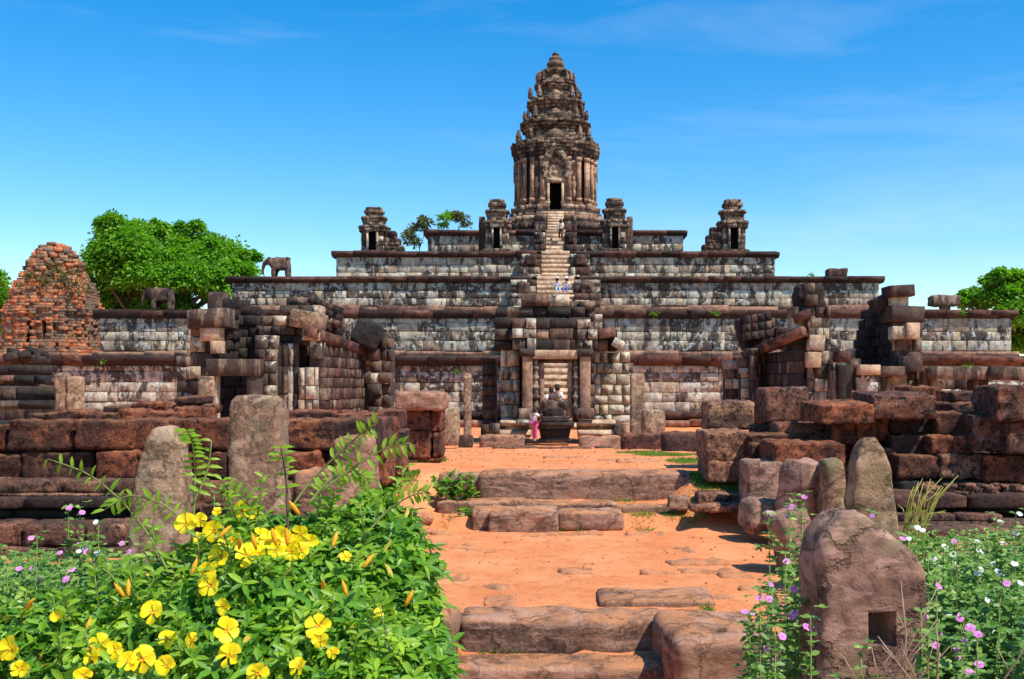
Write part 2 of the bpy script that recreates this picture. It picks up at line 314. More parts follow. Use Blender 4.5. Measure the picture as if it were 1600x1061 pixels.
class Masonry:
    """collects blocks; the largest in view become objects, the rest one joined part"""
    def __init__(s, root, name='stone_block', maxn=285, minpx=9):
        s.root = root; s.name = name; s.B = []; s.maxn = maxn; s.minpx = minpx
    def block(s, c, size, rot=(0, 0, 0), mat=None, vis=True, name=None, k=None):
        s.B.append((Vector(c), Vector(size), Euler(rot), mat, vis, name or s.name, R.randrange(len(LIB)) if k is None else k))
    def finish(s, stuff='masonry'):
        inv = s.root.matrix_world.inverted() if s.root else Matrix()
        loc = s.root.location.copy()
        def app(b): return b[1].x * b[1].z * (F / max(b[0].y, 1)) ** 2
        names = {}
        for b in s.B: names.setdefault(b[5], []).append(b)
        rest = []
        for nm, bl in names.items():
            vis = [b for b in bl if b[4] and min(b[1].x, 9) * F / b[0].y >= s.minpx]
            vis.sort(key=app, reverse=True); keep = set(id(b) for b in vis[:s.maxn])
            for b in bl:
                if id(b) in keep:
                    ob(nm, lib_mesh(b[6], b[3]), s.root, b[0] - loc, b[2], b[1])
                else: rest.append(b)
        if rest:
            Vs = []; Fs = []; Ss = []; Ms = []; mats = []; n = 0
            for b in rest:
                if b[3] not in mats: mats.append(b[3])
                v = (LIB[b[6]][0] * np.array(b[1])) @ np.array(b[2].to_matrix()).T + np.array(b[0] - loc)
                Vs.append(v); Fs.append(LIBF[b[6]][0] + n); Ss.append(LIBF[b[6]][1]); Ms.append(np.full(len(LIBF[b[6]][1]), mats.index(b[3]))); n += len(v)
            o = ob(stuff, fastmesh(stuff, np.concatenate(Vs), np.concatenate(Fs), np.concatenate(Ss), mats, np.concatenate(Ms)), s.root)
            o['kind'] = 'stuff'
    def wall(s, p0, p1, z0, top, ch, bw, thick, mats, vis=True, skip=None, rag=0., lean=0., core=True, bowed=None, name=None, jit=.02, coremat=None):
        """courses of blocks between plan points; top(t) gives the ruined top"""
        p0 = Vector(p0); p1 = Vector(p1); L = (p1 - p0).length; u = (p1 - p0) / L; nrm = Vector((u.y, -u.x)); ang = math.atan2(u.y, u.x)
        tf = top if callable(top) else (lambda t: top)
        zmax = max(tf(i / 20) for i in range(21)); z = z0; row = 0
        while z < zmax - ch * .3:
            h = ch * R.uniform(.88, 1.12)
            if not callable(top) and z + h > top - ch * .45: h = top - z
            x = -R.uniform(0, bw * .5) if row % 2 else 0.
            while x < L - .02:
                wdt = bw * R.uniform(.62, 1.4); a = max(0, x); b = min(L, x + wdt)
                if L - b < bw * .3: b = L
                x = b if b == L else x + wdt
                if b - a < .08: continue
                t = (a + b) / 2 / L; zc = z + h / 2
                if zc > tf(t) + R.uniform(-rag, rag): continue
                if skip and skip((a + b) / 2, zc, (a, b)): continue
                off = R.uniform(-jit, jit) + lean * (z - z0) + (bowed(zc) if bowed else 0)
                c = p0 + u * (a + b) / 2 + nrm * off
                m = mats if not isinstance(mats, (list, tuple)) else R.choice(mats)
                s.block((c.x, c.y, zc), (b - a - .026, thick, h - .024), (R.uniform(-.012, .012), R.uniform(-.01, .01), ang), m, vis, name)
                if b == L: break
            z += h; row += 1
        if core and not skip:
            n = max(2, int(L / 1.0)); mb = MB(); V = []; Fc = []
            for i in range(n + 1):
                t = i / n; zt = max(z0 + .05, tf(t) - (.15 if not callable(top) else ch * 1.1) - rag)
                for sd in (-1, 1):
                    for zz, ll in ((z0, 0), (zt, lean * (zt - z0) + (bowed(zt) if bowed else 0))):
                        q = p0 + u * (L * (.01 + t * .98)) + nrm * (sd * thick * .34 + ll); V.append(Vector((q.x, q.y, zz)) - s.root.location)
            for i in range(n):
                a = i * 4; b = a + 4
                Fc += [(a, b, b + 1, a + 1), (a + 2, a + 3, b + 3, b + 2), (a + 1, b + 1, b + 3, a + 3)]
            Fc += [(0, 1, 3, 2), (n * 4, n * 4 + 2, n * 4 + 3, n * 4 + 1)]
            s.cores = getattr(s, 'cores', MB()); s.cores.add(V, Fc)
    def done(s, stuff='masonry', core='wall_core', coremat=None):
        s.finish(stuff)
        if hasattr(s, 'cores'): s.cores.build(core, coremat or MORTAR, s.root)
def outline(pts, d, x0, x1):
    """top(t) from photo-measured outline points"""
    P = [(X(a, d), Z(b, d)) for a, b in pts]
    def f(t):
        x = x0 + (x1 - x0) * t
        if x <= P[0][0]: return P[0][1]
        for (a, za), (b, zb) in zip(P, P[1:]):
            if x <= b: return za + (zb - za) * (x - a) / max(b - a, 1e-6)
        return P[-1][1]
    return f

# rough rock / block with its own surface
def rough(sx, sy, sz, seg=(8, 4, 4), rd=.06, amp=.02, fr=3., seed=0, shape=None, holes=None):
    V = []; idx = {}; Fc = []
    def vid(i, j, k):
        key = (i, j, k)
        if key not in idx:
            p = Vector((i / seg[0] - .5, j / seg[1] - .5, k / seg[2] - .5)); q = Vector((p.x * sx, p.y * sy, p.z * sz))
            inn = Vector((max(-sx / 2 + rd, min(sx / 2 - rd, q.x)), max(-sy / 2 + rd, min(sy / 2 - rd, q.y)), max(-sz / 2 + rd, min(sz / 2 - rd, q.z))))
            dlt = q - inn
            if dlt.length > 1e-6: q = inn + dlt.normalized() * min(rd, dlt.length)
            if shape: q = Vector(shape(q.x, q.y, q.z))
            nd = (q - inn if (q - inn).length > 1e-6 else p).normalized() if not shape else Vector((q.x / sx, q.y / sy, q.z / sz)).normalized()
            s_ = q * fr + Vector((seed * 3.7, seed * 1.3, -seed * 2.1))
            f = mn.noise(s_) + .5 * mn.noise(s_ * 2.3) + .25 * mn.noise(s_ * 5.1)
            q = q + nd * f * amp
            idx[key] = len(V); V.append(q)
        return idx[key]
    a, b, c = seg
    for i in range(a):
        for j in range(b):
            Fc.append((vid(i, j, 0), vid(i, j + 1, 0), vid(i + 1, j + 1, 0), vid(i + 1, j, 0)))
            Fc.append((vid(i, j, c), vid(i + 1, j, c), vid(i + 1, j + 1, c), vid(i, j + 1, c)))
    for i in range(a):
        for k in range(c):
            Fc.append((vid(i, 0, k), vid(i + 1, 0, k), vid(i + 1, 0, k + 1), vid(i, 0, k + 1)))
            Fc.append((vid(i, b, k), vid(i, b, k + 1), vid(i + 1, b, k + 1), vid(i + 1, b, k)))
    for j in range(b):
        for k in range(c):
            Fc.append((vid(0, j, k), vid(0, j, k + 1), vid(0, j + 1, k + 1), vid(0, j + 1, k)))
            Fc.append((vid(a, j, k), vid(a, j + 1, k), vid(a, j + 1, k + 1), vid(a, j, k + 1)))
    return V, Fc
def rock(name, c, size, mat, parent=None, rot=(0, 0, 0), seg=(8, 5, 5), rd=None, amp=.02, fr=3., shape=None, smooth=True):
    rd = rd if rd is not None else min(size) * .18
    V, Fc = rough(*size, seg=seg, rd=rd, amp=amp, fr=fr, seed=R.random() * 50, shape=shape)
    mb = MB().add(V, Fc); pl = parent.location if parent else Vector()
    return mb.build(name, mat, parent, Vector(c) - pl, smooth, rot=rot)
def rock_px(name, px0, py0, px1, py1, d, depth, mat, parent=None, rot=(0, 0, 0), **k):
    x0, x1 = X(px0, d), X(px1, d); z1, z0 = Z(py0, d), Z(py1, d)
    return rock(name, ((x0 + x1) / 2, d + depth / 2, (z0 + z1) / 2), (x1 - x0, depth, z1 - z0), mat, parent, rot, **k)

# ---------------------------------------------------------------- ground
def gh(x, y):
    # near flight of steps, low path, raised court sloping gently to the gatehouse
    path = -.42 - .36 * (1 - sstep(10.2, 10.5, y)) - .5 * (1 - sstep(6, 9, y))
    path += .36 * sstep(11.05, 11.4, y)
    path += .0
    out_ = max(sstep(2.1, 2.6, x), sstep(2.1, 2.6, -x))
    st_ = .20 * sstep(18.35, 18.5, y) + .17 * sstep(19.3, 19.45, y) + .43 * sstep(20.2, 20.4, y)
    up = st_ * (1 - out_) + .8 * sstep(17.6, 20.4, y) * out_ - .65 * sstep(20.4, 44, y)
    z = path + (up + .03 if y > 12 else 0)
    side = max(sstep(1.35, 2.1, x - .30), sstep(1.35, 2.0, -x - .05))
    bank = .45
    kk = side * (1 - sstep(8.0, 11.0, y))
    z = z * (1 - kk) + bank * kk
    wside = max(sstep(4.2, 5.5, x), sstep(4.0, 5.2, -x)) * sstep(12, 15, y) * (1 - sstep(40, 48, y))
    z = z * (1 - wside) + .08 * wside
    z += .7 * (1 - sstep(1.5, 3.5, y)) * (1 - kk)
    if y < 60: z += .03 * mn.noise(Vector((x * .9, y * .9, 0))) + .018 * mn.noise(Vector((x * 3.1, y * 3.1, 5)))
    return z
ys = np.concatenate([np.arange(-8, 9, .35), np.arange(9, 12.5, .06), np.arange(12.5, 24, .12), np.arange(24, 62, .6), np.arange(62, 200, 6), np.array([230, 300, 420, 650, 1000, 1500, 2200])])
xs = np.concatenate([-np.array([2000, 1200, 700, 400, 240, 150, 100, 75, 60, 48, 38, 30, 24, 19, 15, 12, 10]), np.arange(-8, 8.01, .16), np.array([10, 12, 15, 19, 24, 30, 38, 48, 60, 75, 100, 150, 240, 400, 700, 1200, 2000])])
V = [(x, y, gh(x, y)) for y in ys for x in xs]; nx = len(xs); FF = []
for j in range(len(ys) - 1):
    for i in range(nx - 1): FF.append((j * nx + i, j * nx + i + 1, (j + 1) * nx + i + 1, (j + 1) * nx + i))
ground = MB().add(V, FF).build('ground', GROUND, smooth=True, kind='structure')

# ---------------------------------------------------------------- stepped pyramid
TI = [(64.5, .12, 4.15), (55.6, 4.15, 7.07), (43.3, 7.07, 9.74), (31.8, 9.74, 12.15), (20.0, 12.15, 14.55)]
PC = 91.0
pyr = thing('stepped_pyramid', 'huge five tiered weathered stone temple pyramid filling the middle of the view', 'pyramid', (0, PC, 0))
M = Masonry(pyr, 'wall_stone', 295)
def cornice_profile(l, h, pr, mat, big=False):
    pts = [(0, 0), (-pr * .35, h * .03), (-pr * .40, h * .20), (-pr * .80, h * .26), (-pr, h * .32), (-pr * 1.02, h * .95), (-pr * .95, h), (.5, h), (.5, 0)]
    n = len(pts); V = []
    for sx_, q in ((-.5, 0), (.5, 0)):
        for y, z in pts: V.append((sx_ * l, y + R.uniform(-.02, .02), z + R.uniform(-.02, .02)))
    Fc = [tuple(range(n)), tuple(range(n, 2 * n))[::-1]] + [(i, i + n, (i + 1) % n + n, (i + 1) % n) for i in range(n)]
    return MB().add(V, Fc)
corn_cache = {}
def cornices(root, x0, x1, y, z0, h, pr, mat, ln=1.9, name='cornice_stone', rot=0, jit=.03):
    """rows of separate capping stones facing -y"""
    x = x0
    while x < x1 - .3:
        l = min(ln * R.uniform(.5, 1.4), x1 - x)
        if x1 - x - l < .6: l = x1 - x
        key = (round(h, 2), round(pr, 2), mat.name, R.randrange(4))
        if key not in corn_cache:
            mb = cornice_profile(1, h, pr, mat); corn_cache[key] = fastmesh('cornice', mb.V, mb.F, mb.S, [mat])
        o = ob(name, corn_cache[key], root, Vector((x + l / 2, y + R.uniform(-jit, jit * 2.2), z0 + R.uniform(-jit, jit) * .7)) - root.location, (R.uniform(-.02, .02), R.uniform(-.008, .008), 0), (l - .035, 1, R.uniform(.86, 1.06)))
        x += l
ch_ = [.56, .58, .52, .60, .60]; cw_ = [1.25, 1.25, 1.15, 1.15, 1.15]; cor = [.55, .52, .42, .42, .42]
STW = [2.2, 2.2, 2.5, 2.05, 1.5]
for i, (W, z0, z1) in enumerate(TI):
    h = W / 2; y0 = PC - h; ch = cor[i]
    mb = MB(); mb.box(-h + .2, h - .2, -h + .2, h - .2, z0 - .4, z1 - .03); mb.build('terrace', [MORTAR if i < 5 else BROWNS], pyr, (0, 0, 0))
    MB().box(-h - .1, h + .1, -h - .12, h + .1, z1 - .06, z1 - .01 + .004 * i).build('terrace_paving', BROWNS, pyr)
    gap = STW[i] / 2 + .3
    zb = z0
    pl_h = [.85, .42, .72, .25, .2][i]
    # base moulding
    for s_ in (-1, 1):
        xa, xb = (gap, h + .3) if s_ > 0 else (-h - .3, -gap)
        if i == 0:
            cornices(pyr, xa, xb, y0 - .35, z0 - .1, .5, .45, REDL, 2.6, 'base_stone'); cornices(pyr, xa, xb, y0 - .05, z0 + .40, .45, .35, MAROON, 2.2, 'base_stone')
        else: cornices(pyr, xa, xb, y0 - .12, z0 - .02, pl_h, .30, REDL, 2.4, 'base_stone')
    M.wall((-h, y0 + .25), (-gap, y0 + .25), z0 + pl_h, z1 - ch, ch_[i], cw_[i], .5, PALE, core=False)
    M.wall((gap, y0 + .25), (h, y0 + .25), z0 + pl_h, z1 - ch, ch_[i], cw_[i], .5, PALE, core=False)
    for s_ in (-1, 1):
        M.wall((s_ * h - s_ * .22, y0 + .5) if s_ > 0 else (s_ * h + .22, y0 + h * 1.6), (s_ * h - s_ * .22, y0 + h * 1.6) if s_ > 0 else (s_ * h + .22, y0 + .5), z0 + .1, z1 - ch, ch_[i] * 1.5, 2.4, .5, PALE, vis=False, core=False)
        MB().box(min(s_ * h, s_ * (h + .3)), max(s_ * h, s_ * (h + .3)), -h + .2, h * .8, z1 - ch, z1 + .01).build('side_cornice', MAROON, pyr)
    cornices(pyr, -h - .3, -gap, y0, z1 - ch, ch, .32 if i else .4, MAROON, 2.1)
    cornices(pyr, gap, h + .3, y0, z1 - ch, ch, .32 if i else .4, MAROON, 2.1)
# stairs with their flanking walls
for i, (W, z0, z1) in enumerate(TI):
    y0 = PC - W / 2; sw = STW[i]; H = z1 - z0; n = [11, 9, 8, 7, 7][i]; run = [.34, .28, .27, .26, .26][i]
    fy = y0 - n * run
    for k in range(n):
        za = z0 + H * k / n; zb = z0 + H * (k + 1) / n; ya = fy + run * k
        M.block((0, (ya + y0 + .5) / 2, zb - H / n / 2), (sw, y0 + .5 - ya, H / n + .01), (0, 0, R.uniform(-.01, .01)), ORANGE, True, 'stair_step', R.randrange(14))
    for s_ in (-1, 1):
        ww = [1.6, 1.7, 1.7, 1.45, .9][i]; xa = s_ * (sw / 2 + .02); xb = s_ * (sw / 2 + ww)
        xl, xr = min(xa, xb), max(xa, xb)
        for (yy, zt, xo) in ((y0 - n * run * .55, z1 - H * .12, 0), (y0 - n * run * .95, z0 + H * .52, 0)):
            if i in (3, 4) and yy < y0 - n * run * .8: zt = z0 + H * .45
            M.wall((xl, yy + .3), (xr, yy + .3), z0, zt, ch_[i] * .95, .85, .6, [BROWNS, PALE, MAROON], core=False, name='flank_stone', jit=.04)
            MB().box(xl + .05, xr - .05, yy + .35 - PC, y0 + .2 - PC, z0 - .05, zt - .06).build('flank_wall', MORTAR, pyr)
            xi = xl if s_ > 0 else xr
            M.wall((xi + .14 * s_, yy + .5), (xi + .14 * s_, y0 + .1), z0, zt, ch_[i] * .95, .8, .28, [BROWNS, PALE], vis=False, core=False)
            M.wall((xb - .14 * s_, y0 + .1), (xb - .14 * s_, yy + .5), z0, zt, ch_[i] * .95, .8, .28, [BROWNS], vis=False, core=False)
        # weathered guardian stumps on the flanks
        rock('guardian_stump', ((xl + xr) / 2, y0 - n * run * .75, z0 + H * .55 + .28), (ww * .5, .7, .75), BROWNS, pyr, seg=(6, 6, 6), amp=.12, fr=2.2)
# few stones set loose on the terraces
for (a, b, c, d_, dd) in ((1292, 415, 1326, 434, 70), (1455, 462, 1500, 476, 64), (1338, 420, 1352, 434, 70)):
    pass
M.done('joined_stones')

# ---------------------------------------------------------------- towers
def redent(r):
    Q = [(1, -.40), (1, .40), (.90, .40), (.90, .64), (.78, .64), (.78, .78), (.64, .78), (.64, .90), (.40, .90)]
    P = []
    for k in range(4):
        a = k * math.pi / 2; c, s_ = round(math.cos(a)), round(math.sin(a))
        for x, y in Q: P.append(((x * c - y * s_) * r, (x * s_ + y * c) * r))
    out = [P[0]]
    for p in P[1:]:
        if (Vector(p) - Vector(out[-1])).length > 1e-4: out.append(p)
    return out
def tower_course(M, cx, cy, r, z, h, bw, mat, thick=.5, skip=None, jit=.03, plan=redent):
    P = plan(r)
    for a, b in zip(P, P[1:] + P[:1]):
        a = Vector(a); b = Vector(b); L = (b - a).length
        if L < .03: continue
        u = (b - a) / L; nrm = Vector((u.y, -u.x)); n = max(1, round(L / bw)); ang = math.atan2(u.y, u.x)
        for k in range(n):
            c = a + u * L * (k + .5) / n; c = c - nrm * (thick / 2 + R.uniform(-jit, jit))
            if skip and skip(c.x, c.y, z + h / 2): continue
            M.block((cx + c.x, cy + c.y, z + h / 2), (L / n + .02, thick, h - .015), (R.uniform(-.03, .03), R.uniform(-.02, .02), ang + R.uniform(-.03, .03)), mat, nrm.y < -.5, None)
tw = thing('central_tower', 'tall tiered stone tower with lotus bud top crowning the pyramid', 'tower', (0, PC, 14.55))
MT = Masonry(tw, 'stone_block', 290, 8)
dx0, dx1, dz0, dz1 = -.6, .6, 17.15, 19.7
skp = lambda x, y, z: y < -1 and dx0 < x < dx1 and dz0 < z < dz1
prof = []   # (z0,z1,radius,material)
for a in [(14.5, 15.0, 4.9, BROWNS), (15.0, 15.35, 4.65, MAROON), (15.35, 15.7, 4.4, BROWNS), (15.7, 16.1, 4.55, BROWNS), (16.1, 16.4, 4.2, WARM), (16.4, 16.75, 4.3, WARM), (16.75, 17.05, 4.0, WARM), (17.05, 17.35, 3.75, WARM), (17.35, 17.7, 3.85, WARM), (17.7, 18.0, 3.5, WARM)]: prof.append(a)
z = 18.0
for k in range(9): prof.append((z, z + .44, 3.30 + (.03 if k % 2 else 0), WARM if k < 8 else BROWNS)); z += .44
for a in [(.30, 3.48), (.28, 3.62), (.30, 3.75), (.26, 3.80), (.25, 3.68)]: prof.append((z, z + a[0], a[1], UPPER if a[1] > 3.6 else BROWNS)); z += a[0]
stor = [(23.4, 25.4, 2.98), (25.4, 27.3, 2.42), (27.3, 28.9, 1.78), (28.9, 30.0, 1.22)]
z = z  # ~23.35
for (a, b, r) in stor:
    H = b - a
    for f0, f1, rr in ((0, .17, .93), (.17, .34, .86), (.34, .5, .84), (.5, .62, .88), (.62, .76, .96), (.76, .88, 1.02), (.88, 1, .93)):
        prof.append((a + H * f0, a + H * f1, r * rr, UPPER))
for (a, b, r, m) in prof: tower_course(MT, 0, PC, r, a, b - a, .5 if r > 2.5 else .38, m, .55 if r > 2 else .45, skp, jit=.11 if a > 22 else .03)
for (r0, r1, a, b) in ((4.6, 4.6, 14.5, 17.2), (2.9, 2.9, 17.15, 23.3), (2.4, 2.4, 23.3, 25.3), (1.9, 1.9, 25.3, 27.2), (1.35, 1.35, 27.2, 28.8), (.9, .9, 28.8, 29.9)):
    if a == 17.15:
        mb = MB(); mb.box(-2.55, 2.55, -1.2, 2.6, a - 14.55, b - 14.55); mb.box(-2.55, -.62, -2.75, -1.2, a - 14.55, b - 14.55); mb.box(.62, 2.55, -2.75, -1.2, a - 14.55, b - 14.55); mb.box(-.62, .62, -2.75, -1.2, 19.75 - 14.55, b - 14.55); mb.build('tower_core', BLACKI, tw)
    else: MB().prism(redent(r0 * .86), a - 14.55, b - 14.55).build('tower_core', MORTAR, tw)
# door, pilasters, niches, pediment of the tower, on the four sides
mbd = MB(); fr_y = -3.36
mbd.box(-.72, -.50, fr_y - .12, fr_y + .5, 17.2 - 14.55, 19.6 - 14.55); mbd.box(.50, .72, fr_y - .12, fr_y + .5, 17.2 - 14.55, 19.6 - 14.55); mbd.box(-.82, .82, fr_y - .15, fr_y + .5, 19.6 - 14.55, 19.95 - 14.55)
mbd.build('door_frame', ORANGE, tw)
MB().box(-.55, .55, fr_y - .25, fr_y + .3, 17.0 - 14.55, 17.22 - 14.55).build('door_sill', PALER, tw)
pilm = MB(); pilm.box(-.17, .17, -.14, .14, 0, 3.7); pilm.box(-.24, .24, -.2, .2, -.02, .3); pilm.box(-.23, .23, -.19, .19, 3.45, 3.75); pmesh = fastmesh('pilaster', pilm.V, pilm.F, pilm.S, [WARM])
for q in range(4):
    a = q * math.pi / 2
    for sx_ in (-1.12, 1.12, -2.0, 2.0, -2.75, 2.75):
        yy = -3.42 if abs(sx_) < 1.5 else (-3.1 if abs(sx_) < 2.4 else -2.6)
        x_, y_ = sx_ * math.cos(a) - yy * math.sin(a), sx_ * math.sin(a) + yy * math.cos(a)
        ob('pilaster', pmesh, tw, (x_, y_, 18.0 - 14.55), (0, 0, a))
    # guardian relief in a niche
    for s_ in (-1, 1):
        g = MB(); c = (0, 0, 0)
        g.lathe([(.10, 0), (.13, .35), (.17, .6), (.10, .85), (.19, 1.05), (.21, 1.35), (.08, 1.5), (.12, 1.6), (.12, 1.75), (.05, 1.9)], c, 8, 0, 1, .6)
        sx_ = s_ * 1.55; yy = -3.22
        g.build('relief_figure', WARM, tw, (sx_ * math.cos(a) - yy * math.sin(a), sx_ * math.sin(a) + yy * math.cos(a), 18.25 - 14.55), True, rot=(0, 0, a))
    # pediment: flame shaped arch over the door, deep eaves
    g = MB(); pts = [(-1.15, 0), (-1.35, .5), (-1.2, 1.3), (-.85, 2.0), (-.4, 2.6), (0, 2.9), (.4, 2.6), (.85, 2.0), (1.2, 1.3), (1.35, .5), (1.15, 0)]
    inn = [(-.72, 0), (-.75, .6), (-.6, 1.2), (-.4, 1.7), (-.18, 2.0), (0, 2.1), (.18, 2.0), (.4, 1.7), (.6, 1.2), (.75, .6), (.72, 0)]
    n = len(pts); V = [(x, -.22, z) for x, z in pts] + [(x, -.22, z) for x, z in inn] + [(x, .35, z) for x, z in pts] + [(x, .1, z) for x, z in inn]
    Fc = []
    for i in range(n - 1): Fc += [(i, i + 1, n + i + 1, n + i), (i, 2 * n + i, 2 * n + i + 1, i + 1), (n + i, n + i + 1, 3 * n + i + 1, 3 * n + i)]
    Fc += [tuple(range(3 * n, 4 * n))]
    g.add(V, Fc); x_, y_ = 3.42 * math.sin(a), -3.42 * math.cos(a)
    g.build('pediment', UPPER, tw, (x_, y_, 20.0 - 14.55), rot=(0, 0, a))
# corner and face antefixes round every storey
af = MB(); af.lathe([(.16, 0), (.20, .12), (.17, .3), (.22, .38), (.14, .5), (.17, .56), (.10, .68), (.11, .74), (.03, .9)], (0, 0, 0), 6); afm = fastmesh('antefix', af.V, af.F, af.S, [UPPER])
fa = MB(); fa.add([(-.5, 0, 0), (.5, 0, 0), (.52, 0, .45), (.3, 0, .85), (0, 0, 1.1), (-.3, 0, .85), (-.52, 0, .45)] + [(x * .9, .4, z) for x, z in [(-.5, 0), (.5, 0), (.52, .45), (.3, .85), (0, 1.1), (-.3, .85), (-.52, .45)]],
    [tuple(range(7)), tuple(range(7, 14))[::-1]] + [(i, 7 + i, 7 + (i + 1) % 7, (i + 1) % 7) for i in range(7)])
fam = fastmesh('false_door', fa.V, fa.F, fa.S, [UPPER])
for (zz, r) in ((23.35, 3.55), (25.35, 2.95), (27.25, 2.38), (28.85, 1.72)):
    P = [(.60, .92), (.80, .80), (.92, .60)]
    for q in range(4):
        a = q * math.pi / 2
        for (u, v) in P:
            x_, y_ = r * (u * math.cos(a) - v * math.sin(a)), r * (u * math.sin(a) + v * math.cos(a))
            if R.random() < .12: continue
            s_ = R.uniform(.75, 1.15) * (r / 3.4) ** .35
            ob('antefix', afm, tw, (x_ * .98, y_ * .98, zz - 14.6), (R.uniform(-.06, .06), R.uniform(-.06, .06), a), (s_ * 1.2, s_ * 1.2, s_ * 1.15))
        ob('false_door', fam, tw, (r * .93 * math.sin(a), -r * .93 * math.cos(a), zz - 14.6), (0, 0, a), (r / 2.2, .8, r / 4.2))
fl = MB(); fl.lathe([(.80, 0), (.85, .1), (.58, .18), (.56, .28), (.72, .40), (.80, .58), (.72, .78), (.55, .92), (.50, .98), (.62, 1.08), (.55, 1.2), (.30, 1.3), (.26, 1.42), (.34, 1.5), (.24, 1.62), (.12, 1.7)], (0, 0, 0), 16)
fl.build('lotus_finial', UPPER, tw, (0, 0, 29.95 - 14.55), True)
# last flight up to the door between two side blocks
for k in range(9):
    za = 14.55 + (17.0 - 14.55) * k / 9; yy = PC - 6.6 + .30 * k
    MT.block((0, (yy + PC - 3.4) / 2, za + .14), (1.35, PC - 3.4 - yy, .29), (0, 0, 0), ORANGE, True, 'stair_step')
for s_ in (-1, 1):
    for (ya, yb, zt) in ((-6.2, -5.3, 15.6), (-5.4, -4.4, 16.5)):
        MT.wall((min(s_ * .75, s_ * 1.75), PC + ya + .2), (max(s_ * .75, s_ * 1.75), PC + ya + .2), 14.5, zt, .5, .7, .45, [BROWNS, MAROON], core=False)
        MB().box(min(s_ * .76, s_ * 1.7), max(s_ * .76, s_ * 1.7), ya + .35, -3.9, -.05, zt - 14.6).build('flank_wall', BROWNS, tw)
MT.done('joined_stones')

def square_plan(r):
    Q = [(1, -.5), (1, .5), (.86, .5), (.86, .86), (.5, .86)]
    P = []
    for k in range(4):
        a = k * math.pi / 2; c, s_ = round(math.cos(a)), round(math.sin(a))
        for x, y in Q: P.append(((x * c - y * s_) * r, (x * s_ + y * c) * r))
    return P
def shrine(px, d, zb, ztop, hw, label, ruin=0, doorw=.28, broken=0):
    cx = X(px, d); t = thing('shrine_tower', label, 'shrine', (cx, d, zb), 'small ruined shrines on the upper terraces')
    m = Masonry(t, 'stone_block', 160, 7); H = ztop - zb
    dz = zb + H * .12; dt = zb + H * .50
    sk = lambda x, y, z: y < -.2 and abs(x) < doorw * 1.2 and dz < z < dt
    L = [(0, .06, 1.5, MAROON), (.06, .12, 1.25, BROWNS)] + [(.12 + .095 * k, .12 + .095 * (k + 1), .93, BROWNS if k % 2 else PALE) for k in range(4)] + [(.50, .57, 1.08, UPPER), (.57, .62, 1.15, UPPER), (.62, .70, .80, UPPER), (.70, .76, .84, UPPER), (.76, .81, .96, UPPER), (.81, .88, .62, UPPER), (.88, .94, .72, UPPER), (.94, 1.0, .60, UPPER)]
    for a, b, r, mm in L:
        tower_course(m, cx, d, hw * r, zb + H * a, H * (b - a), .42, mm, .4, sk, .06, square_plan)
    mb = MB(); i_ = hw * .62
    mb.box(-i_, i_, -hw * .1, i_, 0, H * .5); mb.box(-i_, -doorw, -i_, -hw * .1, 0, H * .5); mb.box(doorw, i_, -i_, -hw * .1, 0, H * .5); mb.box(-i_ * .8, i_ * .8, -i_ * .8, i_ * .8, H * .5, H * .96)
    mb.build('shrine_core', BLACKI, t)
    db = MB(); fy = -hw * .95; db.box(-doorw - .14, -doorw, fy - .1, fy + .35, H * .10, H * .5); db.box(doorw, doorw + .14, fy - .1, fy + .35, H * .10, H * .5); db.box(-doorw - .2, doorw + .2, fy - .13, fy + .35, H * .5, H * .57)
    db.build('door_frame', PALE, t)
    if ruin:
        s_ = ruin
        for k, (w0, hh) in enumerate(((.95, .52), (1.35, .38), (1.75, .22), (2.2, .1))):
            xa = cx + s_ * hw * .9; xb = cx + s_ * (hw + w0 * .75)
            for yy in (-.3, .3):
                m.wall((min(xa, xb), d + yy), (max(xa, xb), d + yy), zb, zb + H * hh, .28, .42, .55, [BROWNS, MAROON, UPPER], core=False, jit=.07)
    m.done('joined_stones')
    return t
shrine(585, 79, 12.15, Z(325, 79), .98, 'leftmost of the small ruined shrine towers, crumbling down towards its right side', ruin=1, doorw=.30)
shrine(1144, 79, 12.15, Z(313, 79), 1.0, 'rightmost of the small ruined shrine towers, crumbling down towards its left side', ruin=-1, doorw=.30)
shrine(777, 78.5, 12.15, Z(313, 78.5), .93, 'small shrine tower just left of the upper stairs with a dark doorway', doorw=.24)
shrine(960, 78.5, 12.15, Z(311, 78.5), .93, 'small shrine tower just right of the upper stairs with a dark doorway', doorw=.24)
for px, lab in ((753, 'small upright stone left of the shrine beside the stairs'), (984, 'small upright stone right of the shrine beside the stairs')):
    o = rock_px('standing_stone', px - 5, 338, px + 5, 400, 79, .4, BROWNS, seg=(4, 4, 8), amp=.04); tag(o, lab, 'stone')

